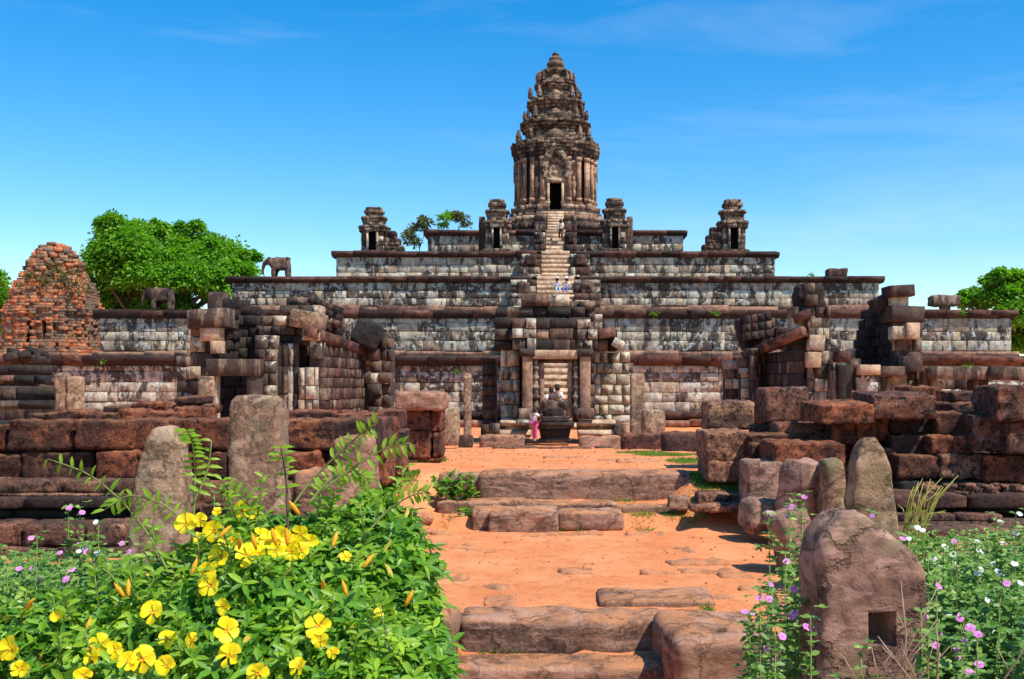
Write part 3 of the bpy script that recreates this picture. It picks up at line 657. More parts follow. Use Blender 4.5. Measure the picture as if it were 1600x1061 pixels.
# ---------------------------------------------------------------- elephants
def skin(name, verts, edges, mat, parent=None, sub=1, loc=(0, 0, 0), rot=(0, 0, 0), scale=1.0):
    me = bpy.data.meshes.new(name); me.from_pydata([v[:3] for v in verts], edges, []); me.materials.append(mat)
    o = ob(name, me, parent, loc, rot, (scale,) * 3)
    md = o.modifiers.new('skin', 'SKIN'); 
    if not me.skin_vertices: 
        me.skin_vertices.new() if hasattr(me.skin_vertices, 'new') else None
    sv = me.skin_vertices[0].data
    for i, v in enumerate(verts):
        r = v[3]; sv[i].radius = (r, r) if not hasattr(r, '__len__') else r
        sv[i].use_root = (i == 0)
    md.use_smooth_shade = True
    s_ = o.modifiers.new('sub', 'SUBSURF'); s_.levels = sub; s_.render_levels = sub
    return o
def elephant(px, d, zb, s_, label, rz=0):
    t = thing('elephant_statue', label, 'statue', (X(px, d), d, zb), None, rz); t.scale = (s_,) * 3
    V = [(.15, 0, .98, .42), (.62, 0, .92, .36), (-.35, 0, 1.02, .36), (-.68, 0, 1.12, .25), (-.92, 0, 1.05, .20), (-1.06, 0, .80, .12), (-1.12, 0, .50, .09), (-1.08, 0, .22, .07)]
    E = [(0, 1), (0, 2), (2, 3), (3, 4), (4, 5), (5, 6), (6, 7)]
    for sx_, base in ((.55, 1), (-.35, 2)):
        for sy in (-1, 1):
            i = len(V); V += [(sx_, sy * .24, .55, .17), (sx_, sy * .25, .02, .15)]; E += [(base, i), (i, i + 1)]
    skin('body', V, E, BROWNS, t, 2)
    for sy in (-1, 1):
        e = MB(); e.lathe([(.02, -.3), (.18, -.22), (.24, 0), (.2, .2), (.03, .28)], (0, 0, 0), 10, 0, 1, .22); e.build('ear', BROWNS, t, (-.62, sy * .27, 1.08), True, rot=(0, 0, sy * .4))
    MB().box(-1.0, .95, -.5, .5, -.16, .02).build('plinth', MAROON, t)
elephant(437, 71.5, 9.86, 1.05, 'stone elephant standing on the third tier corner against open sky')
elephant(252, 66, 7.2, 1.08, 'stone elephant on the second tier in front of the big green tree')
for (a, b, c, e, d_, lab) in ((1294, 419, 1325, 433, 69.9, 'weathered slab lying on the right end of the third tier'), (1456, 461, 1502, 478, 64, 'flat broad slab lying on the right end of the second tier'), (322, 455, 352, 486, 62.5, 'small broken stack of stone beside the left hall roof')):
    tag(rock_px('fallen_slab', a, b, c, e, d_, 1.0, BROWNS, amp=.08, fr=1.5), lab, 'stone')
tag(rock_px('support_stone', 1470, 470, 1486, 486, 64.2, .4, BROWNS, amp=.04), 'small stone propping up the flat slab on the second tier', 'stone')

# ---------------------------------------------------------------- central gatehouse ruin
gd = 42.0
gate = thing('ruined_gatehouse', 'ruined stone gatehouse with a tall doorway through which the lit stairs show', 'gatehouse', (0, gd, .15))
G = Masonry(gate, 'stone_block', 290)
def gwall(px0, px1, py0, py1, d, th, mats, ch=.5, bw=.75, rag=0., top=None, skip=None, lean=0., M_=None, core=True, jit=.03):
    x0, x1 = X(px0, d), X(px1, d); tf = Z(py0, d) if top is None else outline(top, d, x0, x1)
    (M_ or G).wall((x0, d + th / 2), (x1, d + th / 2), Z(py1, d), tf, ch, bw, th, mats, rag=rag, skip=skip, lean=lean, core=core, jit=jit)
def gblk(px0, px1, py0, py1, d, th, mat, rot=(0, 0, 0), M_=None, name=None):
    x0, x1 = X(px0, d), X(px1, d); z1, z0 = Z(py0, d), Z(py1, d)
    (M_ or G).block(((x0 + x1) / 2, d + th / 2, (z0 + z1) / 2), (x1 - x0, th, z1 - z0), rot, mat, True, name)
gwall(782, 812, 545, 672, gd + .6, 1.6, PALER, .5, .55)
gwall(800, 822, 545, 660, gd + 1.3, .8, BROWNS, .5, .5)
gwall(925, 985, 500, 665, gd + .9, 1.2, PALER, .42, .5, top=[(925, 553), (985, 556)])
gwall(944, 990, 520, 665, gd + 1.0, 1.6, PALER, .42, .5, top=[(944, 552), (990, 575)])
gwall(906, 930, 548, 660, gd + .7, .8, BROWNS, .5, .5)
# upper masonry over the door: ruined pediment
gwall(772, 965, 470, 548, gd + .5, 1.5, [BROWNS, DARKS, BROWNS, BROWNS, DARKS, PALE], .45, .85, rag=.14, top=[(772, 505), (800, 497), (812, 478), (845, 466), (905, 468), (925, 484), (940, 500), (962, 512), (966, 540)], skip=lambda x, z, ab: False, jit=.07)
gwall(832, 908, 497, 548, gd - .05, .6, [BROWNS, WARM, DARKS], .42, .8, top=[(832, 500), (850, 494), (890, 494), (908, 502)], jit=.06)
gwall(800, 838, 497, 546, gd - .15, .8, [BROWNS, PALER], .42, .45, jit=.1)
gwall(902, 934, 500, 546, gd - .15, .8, [BROWNS, PALER], .42, .45, top=[(902, 500), (934, 512)], jit=.1)
gwall(815, 930, 466, 500, gd + .9, 1.6, [BROWNS, MAROON, BROWNS], .38, .8, top=[(815, 486), (835, 468), (912, 466), (930, 488)], jit=.12)
# pilasters
for (a, b) in ((816, 832), (906, 923)):
    gblk(a, b, 556, 640, gd - .3, .5, WARM, name='pilaster'); gblk(a - 4, b + 4, 545, 557, gd - .4, .7, BROWNS, name='capital'); gblk(a - 5, b + 5, 638, 655, gd - .42, .75, WARM, name='pilaster_base')
# jambs, lintel, ring turned colonnettes
gblk(843, 850, 566, 655, gd, .6, WARM, name='door_jamb'); gblk(887, 894, 566, 655, gd, .6, WARM, name='door_jamb')
gblk(842, 895, 560, 567, gd + .02, .6, BROWNS, name='door_head')
gblk(833, 903, 547, 561, gd - .32, .6, ORANGE, name='lintel')
cl = MB(); pr = []
for k in range(18): pr += [(.10 if k % 3 else .15, k * .13), (.10 if k % 3 else .15, k * .13 + .09)]
cl.lathe(pr, (0, 0, 0), 10); clm = fastmesh('colonnette', cl.V, cl.F, cl.S, [BROWNS])
for p_ in (837, 900): ob('colonnette', clm, gate, Vector((X(p_, gd), gd - .1, Z(652, gd))) - gate.location)
gblk(848, 889, 650, 658, gd - .2, 1.0, WARM, name='threshold')
gblk(851, 886, 633, 650, gd + .05, .9, WARM, name='threshold')
# rear wall blocks, passage sides behind the door
gwall(806, 843, 560, 660, gd + 1.0, .7, BROWNS, .5, .6); gwall(894, 930, 560, 660, gd + 1.0, .7, BROWNS, .5, .6)
# dark recess and side pier left
gwall(753, 775, 560, 672, gd + 2.6, 1.2, BROWNS, .5, .6); 
# moulded base either side
for (a, b) in ((782, 828), (905, 962)):
    gblk(a, b, 657, 666, gd - .3, 1.4, ORANGE, name='base_moulding'); gblk(a + 2, b - 2, 665, 673, gd - .2, 1.4, WARM, name='base_moulding'); gblk(a - 2, b + 1, 672, 684, gd - .5, 1.6, ORANGE, name='base_moulding')
gblk(751, 764, 664, 680, gd - .5, .8, BROWNS); gblk(765, 781, 662, 680, gd - .5, .8, BROWNS); gblk(960, 972, 664, 684, gd - .6, .8, BROWNS); gblk(972, 985, 662, 682, gd - .6, .8, WARM)
gblk(935, 962, 512, 528, gd + .3, .9, MAROON, (0, -.12, 0)); gblk(957, 975, 530, 544, gd + .2, .7, PALER, (0, .5, 0)); gblk(925, 958, 528, 542, gd + .7, .8, DARKS)
gblk(808, 830, 656, 664, gd - 1.0, .6, PALER)
G.done('joined_stones')
# pedestal with worn statue
pd = thing('stone_pedestal', 'dark moulded stone pedestal standing in front of the gatehouse doorway', 'pedestal', (X(867, 40), 40, Z(690, 40)))
hpx = 40 / F
mb = MB(); Wp = [(0, 24.5), (1, 24.5), (1.05, 25.5), (3, 25.5), (3.2, 23), (8, 22.2), (8.2, 23), (10, 23), (20, 25), (23, 27.5), (23.2, 29.5), (30, 31), (30.2, 30)]
pts = []
for i in range(len(Wp) - 1):
    (za, wa), (zb, wb) = Wp[i], Wp[i + 1]
    if zb - za < .3: continue
    q = wa * hpx; mb.prism([(-q, -q), (q, -q), (q, q), (-q, q)], za * hpx + .001, zb * hpx, 0, wb / wa)
mb.build('base', DARKS, pd, (0, .5, 0)); 
st = thing('worn_statue', 'worn lump of carved animal statue lying on the dark pedestal', 'statue', (X(866, 40), 40.4, Z(657, 40)))
rock_px('statue_base', 846, 650, 888, 660, 40.1, .8, BROWNS, st, amp=.04); rock_px('body', 850, 636, 880, 652, 40.2, .6, DARKS, st, amp=.1, fr=4, seg=(10, 8, 8)); rock_px('shoulder', 848, 626, 886, 640, 40.25, .5, BROWNS, st, rot=(0, .1, 0), amp=.1, fr=4, seg=(10, 6, 6)); rock_px('head', 858, 618, 874, 630, 40.3, .4, BROWNS, st, amp=.06, fr=5)
# posts, kerb stones and blocks in the court
def lone(name, a, b, c, e, d, dep, mat, lab, cat='stone', rot=(0, 0, 0), **k):
    o = rock_px(name, a, b, c, e, d, dep, mat, None, rot, **k); return tag(o, lab, cat)
lone('stone_post', 724, 583, 736, 684, 41, .35, STELE, 'slim upright stone post left of the gatehouse', 'post', seg=(3, 3, 12), amp=.02)
lone('stone_post', 985, 583, 1008, 692, 40, .4, STELE, 'broad upright stone post right of the gatehouse', 'post', seg=(5, 4, 14), amp=.03)
lone('squared_block', 1004, 640, 1040, 684, 38.5, .8, STELE, 'squared brown block standing right of the broad stone post', 'block')
lone('squared_block', 690, 636, 716, 697, 36, .6, STELE, 'tall pitted block standing beside the left laterite stack', 'block', amp=.04)
lone('squared_block', 716, 680, 738, 702, 37.5, .6, BROWNS, 'low brown block at the foot of the slim post', 'block')
lone('kerb_block', 748, 680, 819, 704, 38, .7, STEPM, 'long low sandstone block lying to the left of the pedestal', 'block', amp=.04)
lone('kerb_block', 905, 682, 971, 703, 38, .7, STEPM, 'long low sandstone block with sloping top lying to the right of the pedestal', 'block', amp=.05)
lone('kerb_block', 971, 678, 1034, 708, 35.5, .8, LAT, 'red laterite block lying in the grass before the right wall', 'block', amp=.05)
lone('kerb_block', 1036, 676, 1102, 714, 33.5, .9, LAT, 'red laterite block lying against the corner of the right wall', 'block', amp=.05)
for (a, b, c, e, d_) in ((768, 698, 842, 708, 36.6), (842, 699, 876, 709, 36.3), (876, 698, 924, 709, 36.4), (930, 698, 968, 706, 36.7)):
    rock_px('threshold_stone', a, b, c, e, d_, .5, LEDGE, ground, amp=.03)

# ---------------------------------------------------------------- ruined halls
hl = thing('ruined_hall', 'collapsed stone hall with blackened gable left of the gatehouse', 'ruin', (X(450, 42), 42, 0))
HL = Masonry(hl, 'stone_block', 290)
def q(*a, **k): gwall(*a, M_=HL, **k)
q(296, 332, 483, 660, 40, .9, [BROWNS, BROWNS, PALER], ch=.55, bw=.6, top=[(296, 505), (310, 490), (332, 484)], jit=.06)
gblk(292, 350, 482, 512, 39.6, 1.4, BROWNS, (0, -.06, 0), HL)
gblk(312, 342, 512, 533, 39.7, .7, ORANGE, (0, 0, 0), HL); gblk(328, 343, 533, 552, 39.7, .7, ORANGE, (0, 0, 0), HL)
gblk(321, 404, 561, 587, 39.3, .8, BROWNS, (0, 0, 0), HL, 'lintel')
gblk(309, 334, 587, 650, 39.3, .7, STELE, (0, .01, 0), HL, 'door_pier'); gblk(385, 403, 587, 660, 39.4, .7, BROWNS, (0, 0, 0), HL, 'door_pier'); gblk(334, 339, 587, 660, 39.5, .4, PALER, (0, 0, 0), HL, 'door_jamb')

q(340, 400, 587, 660, 44.5, .6, DARKS, ch=.5, bw=.6)
# blackened gable wall with shade painted into its tone, curved top, running back
HL.wall((X(348, 41), 40.6), (X(414, 46), 45.5), Z(565, 41), outline([(346, 488), (352, 480), (372, 474), (395, 482), (415, 505)], 42.5, X(348, 42.5), X(414, 42.5)), .42, .55, .7, DARKS, rag=.05, jit=.06)
q(404, 500, 480, 540, 41.2, 1.0, [BROWNS, BROWNS, DARKS, PALER], ch=.4, bw=.6, top=[(404, 500), (420, 486), (450, 482), (470, 478), (500, 484)], rag=.1, jit=.12)
q(398, 432, 530, 665, 40.6, .9, [BROWNS, PALER], ch=.5, bw=.5, top=[(398, 535), (432, 528)], jit=.05)
q(345, 402, 478, 562, 41.8, .6, DARKS, ch=.42, bw=.55, top=[(345, 492), (352, 481), (372, 475), (402, 490)], jit=.05)
for (a, b, m_) in ((431, 440, DARKS), (441, 449, BROWNS), (450, 458, PALE), (459, 466, DARKS)): 
    for (y0_, y1_) in ((536, 572), (572, 615), (615, 665)): gblk(a, b, y0_, y1_, 40.9 + .05 * R.random(), .8, m_, (0, 0, 0), HL, 'moulded_pier')
q(466, 497, 574, 668, 40.8, .8, PALER, ch=.55, bw=.45, jit=.05)
q(462, 480, 512, 600, 41.6, .7, DARKS, ch=.5, bw=.5)
gblk(452, 503, 486, 514, 40.6, 1.0, STELE, (0, .18, 0), HL); gblk(472, 500, 512, 532, 40.7, .9, PALER, (0, .05, 0), HL); gblk(484, 503, 532, 560, 40.9, .7, PALE, (0, 0, 0), HL)
# long side wall curving up and in, receding to the right
HL.wall((X(498, 41), 41), (X(560, 47), 47), .1, lambda t: Z(524, 41) + (Z(548, 47) - Z(524, 41)) * t, .45, .42, .6, [BROWNS, BROWNS, MAROON], bowed=lambda z: -.045 * max(0, z - 2) ** 2, jit=.05)
for k in range(9):   # overlapping roof stones along that wall
    t = k / 8; d_ = 41 + 6 * t; x_ = X(498 + 62 * t, d_)
    HL.block((x_ - .15, d_, Z(524 + 22 * t, d_) + .05), (.95, .75, .42), (.1, .28, .75), MAROON, True)
# tilted fallen roof fragment
for k in range(5):
    for j in range(4):
        HL.block((X(490 + k * 9.5, 43), 43 + R.uniform(-.1, .1), Z(470 + k * 3.6 + j * 11, 43)), (.25, .9, .30), (0, .35, 0), [MAROON, DARKS, BROWNS][(k + j) % 3], True)
gblk(447, 478, 464, 477, 43, .8, BROWNS, (0, 0, 0), HL); gblk(450, 482, 475, 488, 43.1, .8, DARKS, (0, 0, 0), HL)
q(496, 530, 490, 540, 44, .9, [DARKS, BROWNS], ch=.45, bw=.5)
q(528, 548, 497, 560, 46, .8, [PALER, BROWNS], ch=.55, bw=.5)
rock_px('roof_fragment', 549, 500, 592, 541, 46, 1.0, DARKS, hl, rot=(0, .3, 0), amp=.14, fr=1.6, seg=(10, 6, 10))
q(560, 612, 545, 668, 47, .9, [BROWNS, PALER, BROWNS], ch=.5, bw=.5, top=[(560, 548), (590, 543), (602, 530), (612, 560)], skip=lambda x, z, ab: .15 < x < .55 and z < 3.5, jit=.08)
q(552, 600, 590, 668, 48, .5, [PALE, BROWNS], ch=.5, bw=.6)
q(585, 612, 520, 560, 47.2, .9, [MAROON, BROWNS], ch=.45, bw=.5, top=[(585, 545), (600, 528), (612, 540)], jit=.08)
# low pieces to the far left of the hall
q(275, 300, 505, 650, 42.5, .8, [BROWNS, PALE], ch=.5, bw=.6, top=[(275, 560), (300, 520)], rag=.1)
HL.done('joined_stones')

hr = thing('ruined_hall', 'collapsed stone hall with tall broken piers right of the gatehouse', 'ruin', (X(1300, 42), 42, 0))
HR = Masonry(hr, 'stone_block', 290)
def q(*a, **k): gwall(*a, M_=HR, **k)
def e(*a, **k): gblk(*a, M_=HR, **k)
# leftmost low part and dark leaning wall
q(1133, 1160, 560, 668, 46, .8, [BROWNS, PALER], ch=.45, bw=.5, top=[(1133, 575), (1145, 558), (1160, 560)], jit=.08)
q(1158, 1186, 530, 668, 45, .8, [BROWNS, BROWNS, PALER], ch=.45, bw=.45, top=[(1158, 566), (1172, 540), (1186, 545)], jit=.08)
q(1172, 1183, 545, 668, 44.5, .4, [BROWNS], ch=.5, bw=.5)
HR.wall((X(1190, 47), 47), (X(1242, 41), 41), .1, lambda t: Z(556, 47) + (Z(532, 41) - Z(556, 47)) * t, .45, .42, .6, [DARKS, BROWNS, DARKS], bowed=lambda z: -.045 * max(0, z - 2) ** 2, jit=.05)
for k in range(10):
    t = k / 9; d_ = 47 - 6 * t; x_ = X(1176 + 64 * t, d_)
    HR.block((x_ + .1, d_, Z(552 - 26 * t, d_) + .05), (1.0, .75, .4), (.1, -.35, -.75), MAROON, True)
rock_px('roof_fragment', 1155, 495, 1192, 546, 46, 1.0, DARKS, hr, rot=(0, -.25, 0), amp=.14, fr=1.6, seg=(10, 6, 10))
for k in range(4):
    for j in range(3): HR.block((X(1166 + k * 10.5, 45.8), 45.8, Z(500 - k * 1.5 + j * 13, 45.8)), (.27, .9, .34), (0, -.15, 0), [DARKS, BROWNS, MAROON][(k + j) % 3], True)
q(1192, 1236, 500, 545, 45.5, .8, [BROWNS, BROWNS, MAROON], ch=.45, bw=.6, top=[(1192, 500), (1236, 506)], jit=.1)
# tall broken pier
q(1238, 1298, 440, 668, 41.2, 1.0, [BROWNS, BROWNS, PALER], ch=.48, bw=.55, top=[(1238, 560), (1241, 478), (1256, 470), (1250, 452), (1265, 445), (1282, 452), (1290, 475), (1298, 490)], jit=.12, rag=.08)
q(1262, 1296, 495, 668, 40.7, .6, [PALER, PALER, BROWNS], ch=.5, bw=.45, top=[(1262, 497), (1296, 520)], jit=.12, rag=.1)
e(1265, 1289, 524, 548, 40.4, .5, PALER, (0, .08, 0)); e(1262, 1283, 550, 574, 40.4, .5, ORANGE, (0, 0, 0)); e(1245, 1268, 486, 500, 40.5, .9, MAROON, (0, -.35, 0))
rock_px('carved_finial', 1246, 446, 1290, 490, 41.4, .9, DARKS, hr, amp=.16, fr=2.2, seg=(10, 8, 10))
q(1297, 1346, 520, 668, 43, .8, [BROWNS, PALER, PALE], ch=.45, bw=.55, top=[(1297, 530), (1315, 548), (1346, 560)], rag=.1, jit=.08)
# blackened gable facing the court, shade painted into its tone
HR.wall((X(1345, 46), 46), (X(1399, 41), 41), Z(575, 42), outline([(1345, 530), (1360, 490), (1378, 468), (1399, 458)], 43, X(1345, 43), X(1399, 43)), .42, .55, .7, DARKS, rag=.05, jit=.06)
q(1344, 1398, 460, 575, 42.6, .6, DARKS, ch=.42, bw=.55, top=[(1344, 560), (1352, 520), (1370, 475), (1398, 462)], jit=.05)
q(1395, 1442, 478, 668, 40.6, 1.0, [PALER, BROWNS, BROWNS, STELE], ch=.6, bw=.55, top=[(1395, 482), (1442, 484)], jit=.08)
e(1394, 1445, 478, 503, 40.2, 1.3, BROWNS, (0, .04, 0)); e(1394, 1420, 460, 479, 40.5, .9, PALER, (0, 0, 0)); e(1391, 1430, 445, 463, 40.3, 1.1, BROWNS, (0, -.06, 0)); e(1368, 1394, 462, 482, 41, .9, DARKS, (0, -.5, 0))
e(1417, 1438, 504, 530, 40.1, .7, ORANGE); e(1395, 1415, 510, 530, 40.2, .6, PALER); e(1412, 1442, 556, 580, 39.8, .9, BROWNS)
# door frames and posts along the front
for (a, b, c, f, m_) in ((1300, 1311, 580, 668, BROWNS), (1311, 1333, 570, 668, DARKS), (1318, 1332, 560, 668, BROWNS), (1338, 1356, 590, 668, PALER), (1383, 1394, 590, 668, BROWNS), (1394, 1418, 585, 668, STELE), (1443, 1452, 578, 668, BROWNS), (1457, 1472, 594, 668, STELE), (1520, 1545, 592, 668, BROWNS)): e(a, b, c, f, 39.8 + R.random() * .3, .6, m_, (0, R.uniform(-.02, .02), 0), name='door_pier')
e(1344, 1376, 570, 586, 39.5, .8, ORANGE, name='lintel'); e(1374, 1415, 572, 588, 39.6, .8, BROWNS, name='lintel'); e(1455, 1545, 573, 593, 39.6, .8, BROWNS, name='lintel'); e(1548, 1605, 572, 594, 39.4, .8, BROWNS, (0, .05, 0), name='lintel')
e(1310, 1330, 548, 566, 39.9, .8, MAROON); e(1328, 1345, 560, 576, 39.9, .8, BROWNS); e(1312, 1330, 566, 592, 40, .7, PALER)
q(1420, 1460, 575, 668, 41.5, .6, [PALER, BROWNS], ch=.5, bw=.5); q(1460, 1525, 590, 668, 43, .5, [PALE, DARKS], ch=.5, bw=.8)
HR.done('joined_stones')
# ---------------------------------------------------------------- low walls and rubble on the far left
lw = thing('low_moulded_wall', 'low dark ruined wall with moulded courses at the left edge before the brick tower', 'wall', (X(60, 38), 38, 0))
L = Masonry(lw, 'stone_block', 200)
for (a, b, c, f, d_) in ((-30, 70, 586, 600, 38), (-30, 88, 603, 625, 36), (-30, 80, 626, 640, 35), (-30, 60, 570, 586, 40), (66, 120, 590, 602, 38.5)):
    gwall(a, b, c, f, d_, 1.2, [MAROON, DARKS, BROWNS], .45, 1.0, M_=L, jit=.06)
gwall(-30, 90, 560, 660, 40.5, .8, [DARKS, BROWNS], .5, .9, M_=L, top=[(-30, 585), (90, 600)])
L.done('joined_stones')
lone('stone_post', 84, 583, 102, 645, 34, .5, STELE, 'left one of two upright posts before the lowest tier at far left', 'post', seg=(4, 4, 12), amp=.03)
lone('stone_post', 102, 588, 124, 645, 34, .5, STELE, 'right one of two thick upright posts before the lowest tier at far left', 'post', seg=(4, 4, 12), amp=.04)
rbk = thing('rubble_heap', 'heap of tumbled grey stones at the foot of the brick tower', 'rubble', (X(50, 52), 52, 3))
for k in range(22):
    px = R.uniform(18, 70); py = 545 + abs(px - 44) * .25 + R.uniform(0, 16); d_ = 51 + R.random() * 2
    rock('rubble_stone', (X(px, d_), d_, Z(py, d_)), (R.uniform(.4, .8), .6, R.uniform(.25, .45)), DARKS, rbk, (R.uniform(-.3, .3), R.uniform(-.4, .4), R.uniform(0, 3)), seg=(4, 4, 4), amp=.06)
gwall(-30, 75, 560, 600, 54, 1, [BROWNS, BRICK], M_=None) if False else None

# ---------------------------------------------------------------- brick tower (far left)
bt = thing('brick_tower', 'crumbling orange brick tower overgrown with weeds at the left edge', 'tower', (X(86, 72), 72, 0))
def bt_r(z):
    P = [(0, 3.9), (4.3, 3.75), (5.0, 3.2), (5.6, 2.95), (7.2, 2.85), (7.4, 3.0), (7.8, 2.75), (9.2, 2.35), (9.9, 2.1), (11, 1.65), (11.7, 1.15), (12.25, .3)]
    for (a, ra), (b, rb_) in zip(P, P[1:]):
        if z <= b: return ra + (rb_ - ra) * (z - a) / (b - a)
    return .2
MBk = Masonry(bt, 'brick_course_block', 280, 7)
z = 0.0
cx, cy = X(86, 72), 72
while z < 12.2:
    h = R.uniform(.17, .27); r = bt_r(z + h / 2) * (1 + .03 * mn.noise(Vector((z * 1.3, 0, 0))))
    n = max(3, int(2 * math.pi * r / .55))
    P = redent(r) if z < 9.5 else None
    if P: tower_course(MBk, cx, cy, r * 1.02, z, h * 1.1, .36, BRICK, .6, lambda x, y, zz: (y < -r * .6 and ((5.2 < zz < 6.7 and (-.55 < x < -.15 or .4 < x < .95)) )), .2)
    else:
        for k in range(n):
            a = 2 * math.pi * k / n; rr_ = r * R.uniform(.70, .95); MBk.block((cx + rr_ * math.cos(a), cy + rr_ * math.sin(a), z + h / 2 + R.uniform(-.06, .06)), (R.uniform(.3, .6), .7, h * 1.2), (R.uniform(-.1, .1), R.uniform(-.1, .1), a + math.pi / 2), BRICK, math.sin(a) < 0)
    z += h
mb = MB()
zz = 0
while zz < 12: mb.prism([(bt_r(zz) * .80 * math.cos(t * math.pi / 6), bt_r(zz) * .80 * math.sin(t * math.pi / 6)) for t in range(12)], zz, zz + .5, 0, max(.3, bt_r(zz + .5) / bt_r(zz))); zz += .5
mb.build('brick_core', BRICK, bt)
MBk.done('joined_bricks')

# ---------------------------------------------------------------- laterite walls
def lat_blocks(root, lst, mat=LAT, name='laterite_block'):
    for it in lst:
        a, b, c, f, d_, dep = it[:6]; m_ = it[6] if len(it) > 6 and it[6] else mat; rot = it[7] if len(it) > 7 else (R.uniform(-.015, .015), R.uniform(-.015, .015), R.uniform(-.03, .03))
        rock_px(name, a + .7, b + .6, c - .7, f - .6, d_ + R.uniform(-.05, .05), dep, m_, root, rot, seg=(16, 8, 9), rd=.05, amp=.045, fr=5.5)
def ledge(root, px0, px1, py0, py1, d_, dep, mat, prof=None, name='moulding_stone', ln=1.3):
    x = X(px0, d_); x1 = X(px1, d_); z1, z0 = Z(py0, d_), Z(py1, d_); h = z1 - z0
    while x < x1 - .05:
        l = min(ln * R.uniform(.7, 1.4), x1 - x); l = x1 - x if x1 - x - l < .3 else l
        V, Fc = rough(l - .015, dep, h, (8, 4, 5), .05, .025, 4, R.random() * 50)
        MB().add(V, Fc).build(name, mat, root, Vector((x + l / 2, d_ + dep / 2 + R.uniform(-.03, .03), z0 + h / 2)) - root.location, True); x += l
wl = thing('laterite_wall', 'ruined red laterite block wall with stepped base mouldings left of the dirt path', 'wall', (X(200, 16), 16, 0))
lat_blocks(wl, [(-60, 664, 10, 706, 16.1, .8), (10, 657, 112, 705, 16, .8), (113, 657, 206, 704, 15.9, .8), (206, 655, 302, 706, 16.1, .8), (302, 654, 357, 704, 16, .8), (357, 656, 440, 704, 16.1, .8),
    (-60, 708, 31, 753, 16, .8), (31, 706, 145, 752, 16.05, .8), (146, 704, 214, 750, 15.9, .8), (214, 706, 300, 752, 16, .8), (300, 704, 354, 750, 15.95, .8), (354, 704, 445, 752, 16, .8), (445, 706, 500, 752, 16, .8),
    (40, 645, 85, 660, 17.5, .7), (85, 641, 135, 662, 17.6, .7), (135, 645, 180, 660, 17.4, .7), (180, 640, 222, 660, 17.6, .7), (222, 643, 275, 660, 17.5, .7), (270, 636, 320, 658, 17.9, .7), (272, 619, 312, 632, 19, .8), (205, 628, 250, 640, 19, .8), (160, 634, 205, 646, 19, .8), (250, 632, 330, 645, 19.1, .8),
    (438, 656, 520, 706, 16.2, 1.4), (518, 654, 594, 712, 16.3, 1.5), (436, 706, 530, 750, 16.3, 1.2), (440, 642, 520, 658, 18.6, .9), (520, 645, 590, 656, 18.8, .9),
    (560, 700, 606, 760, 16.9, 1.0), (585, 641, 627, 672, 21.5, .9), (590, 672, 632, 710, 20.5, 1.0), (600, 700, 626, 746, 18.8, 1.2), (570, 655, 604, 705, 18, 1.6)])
stk = thing('laterite_stack', 'square stack of red laterite blocks under a wide capping slab left of the path', 'block stack', (X(655, 24), 24, .3))
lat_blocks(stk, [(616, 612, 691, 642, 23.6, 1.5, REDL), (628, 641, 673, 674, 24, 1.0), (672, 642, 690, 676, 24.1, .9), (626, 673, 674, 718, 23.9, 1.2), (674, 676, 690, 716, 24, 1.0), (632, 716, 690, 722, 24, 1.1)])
for (p0, p1, y0_, y1_, d_, dep, m_) in ((-80, 215, 751, 772, 15.5, 1.2, LEDGE), (-80, 205, 772, 778, 15.4, 1.2, LEDGE), (-80, 200, 777, 796, 15.2, 1.3, MAROON), (-80, 200, 796, 818, 15.6, 1.0, MORTAR), (-80, 196, 818, 855, 14.8, 1.6, LEDGE), (-80, 196, 855, 880, 14.7, 1.6, LEDGE), (-80, 200, 880, 905, 14.3, 1.8, LEDGE)):  # dark courses carry the shadow under the moulding in their colour
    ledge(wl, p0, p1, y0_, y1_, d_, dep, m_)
ledge(wl, 200, 480, 751, 790, 15.8, 1.2, LEDGE); ledge(wl, 200, 470, 790, 880, 15.4, 1.2, LEDGE)
MB().box(X(-80, 16), X(430, 16), -.0, .6, 0, Z(660, 16)).build('wall_core', MORTAR, wl, (-wl.location.x, .35, 0))
lone('fallen_block', 455, 735, 556, 830, 15.0, 1.0, STEPM, 'brown rounded sandstone block lying behind the yellow flowering bush', 'block', amp=.05, seg=(12, 8, 8))
lone('leaning_slab', 520, 682, 584, 800, 15.6, .6, STEPM, 'smooth mauve sandstone slab leaning against the end of the left laterite wall', 'block', rot=(0, -.08, 0), amp=.03, seg=(10, 6, 10))

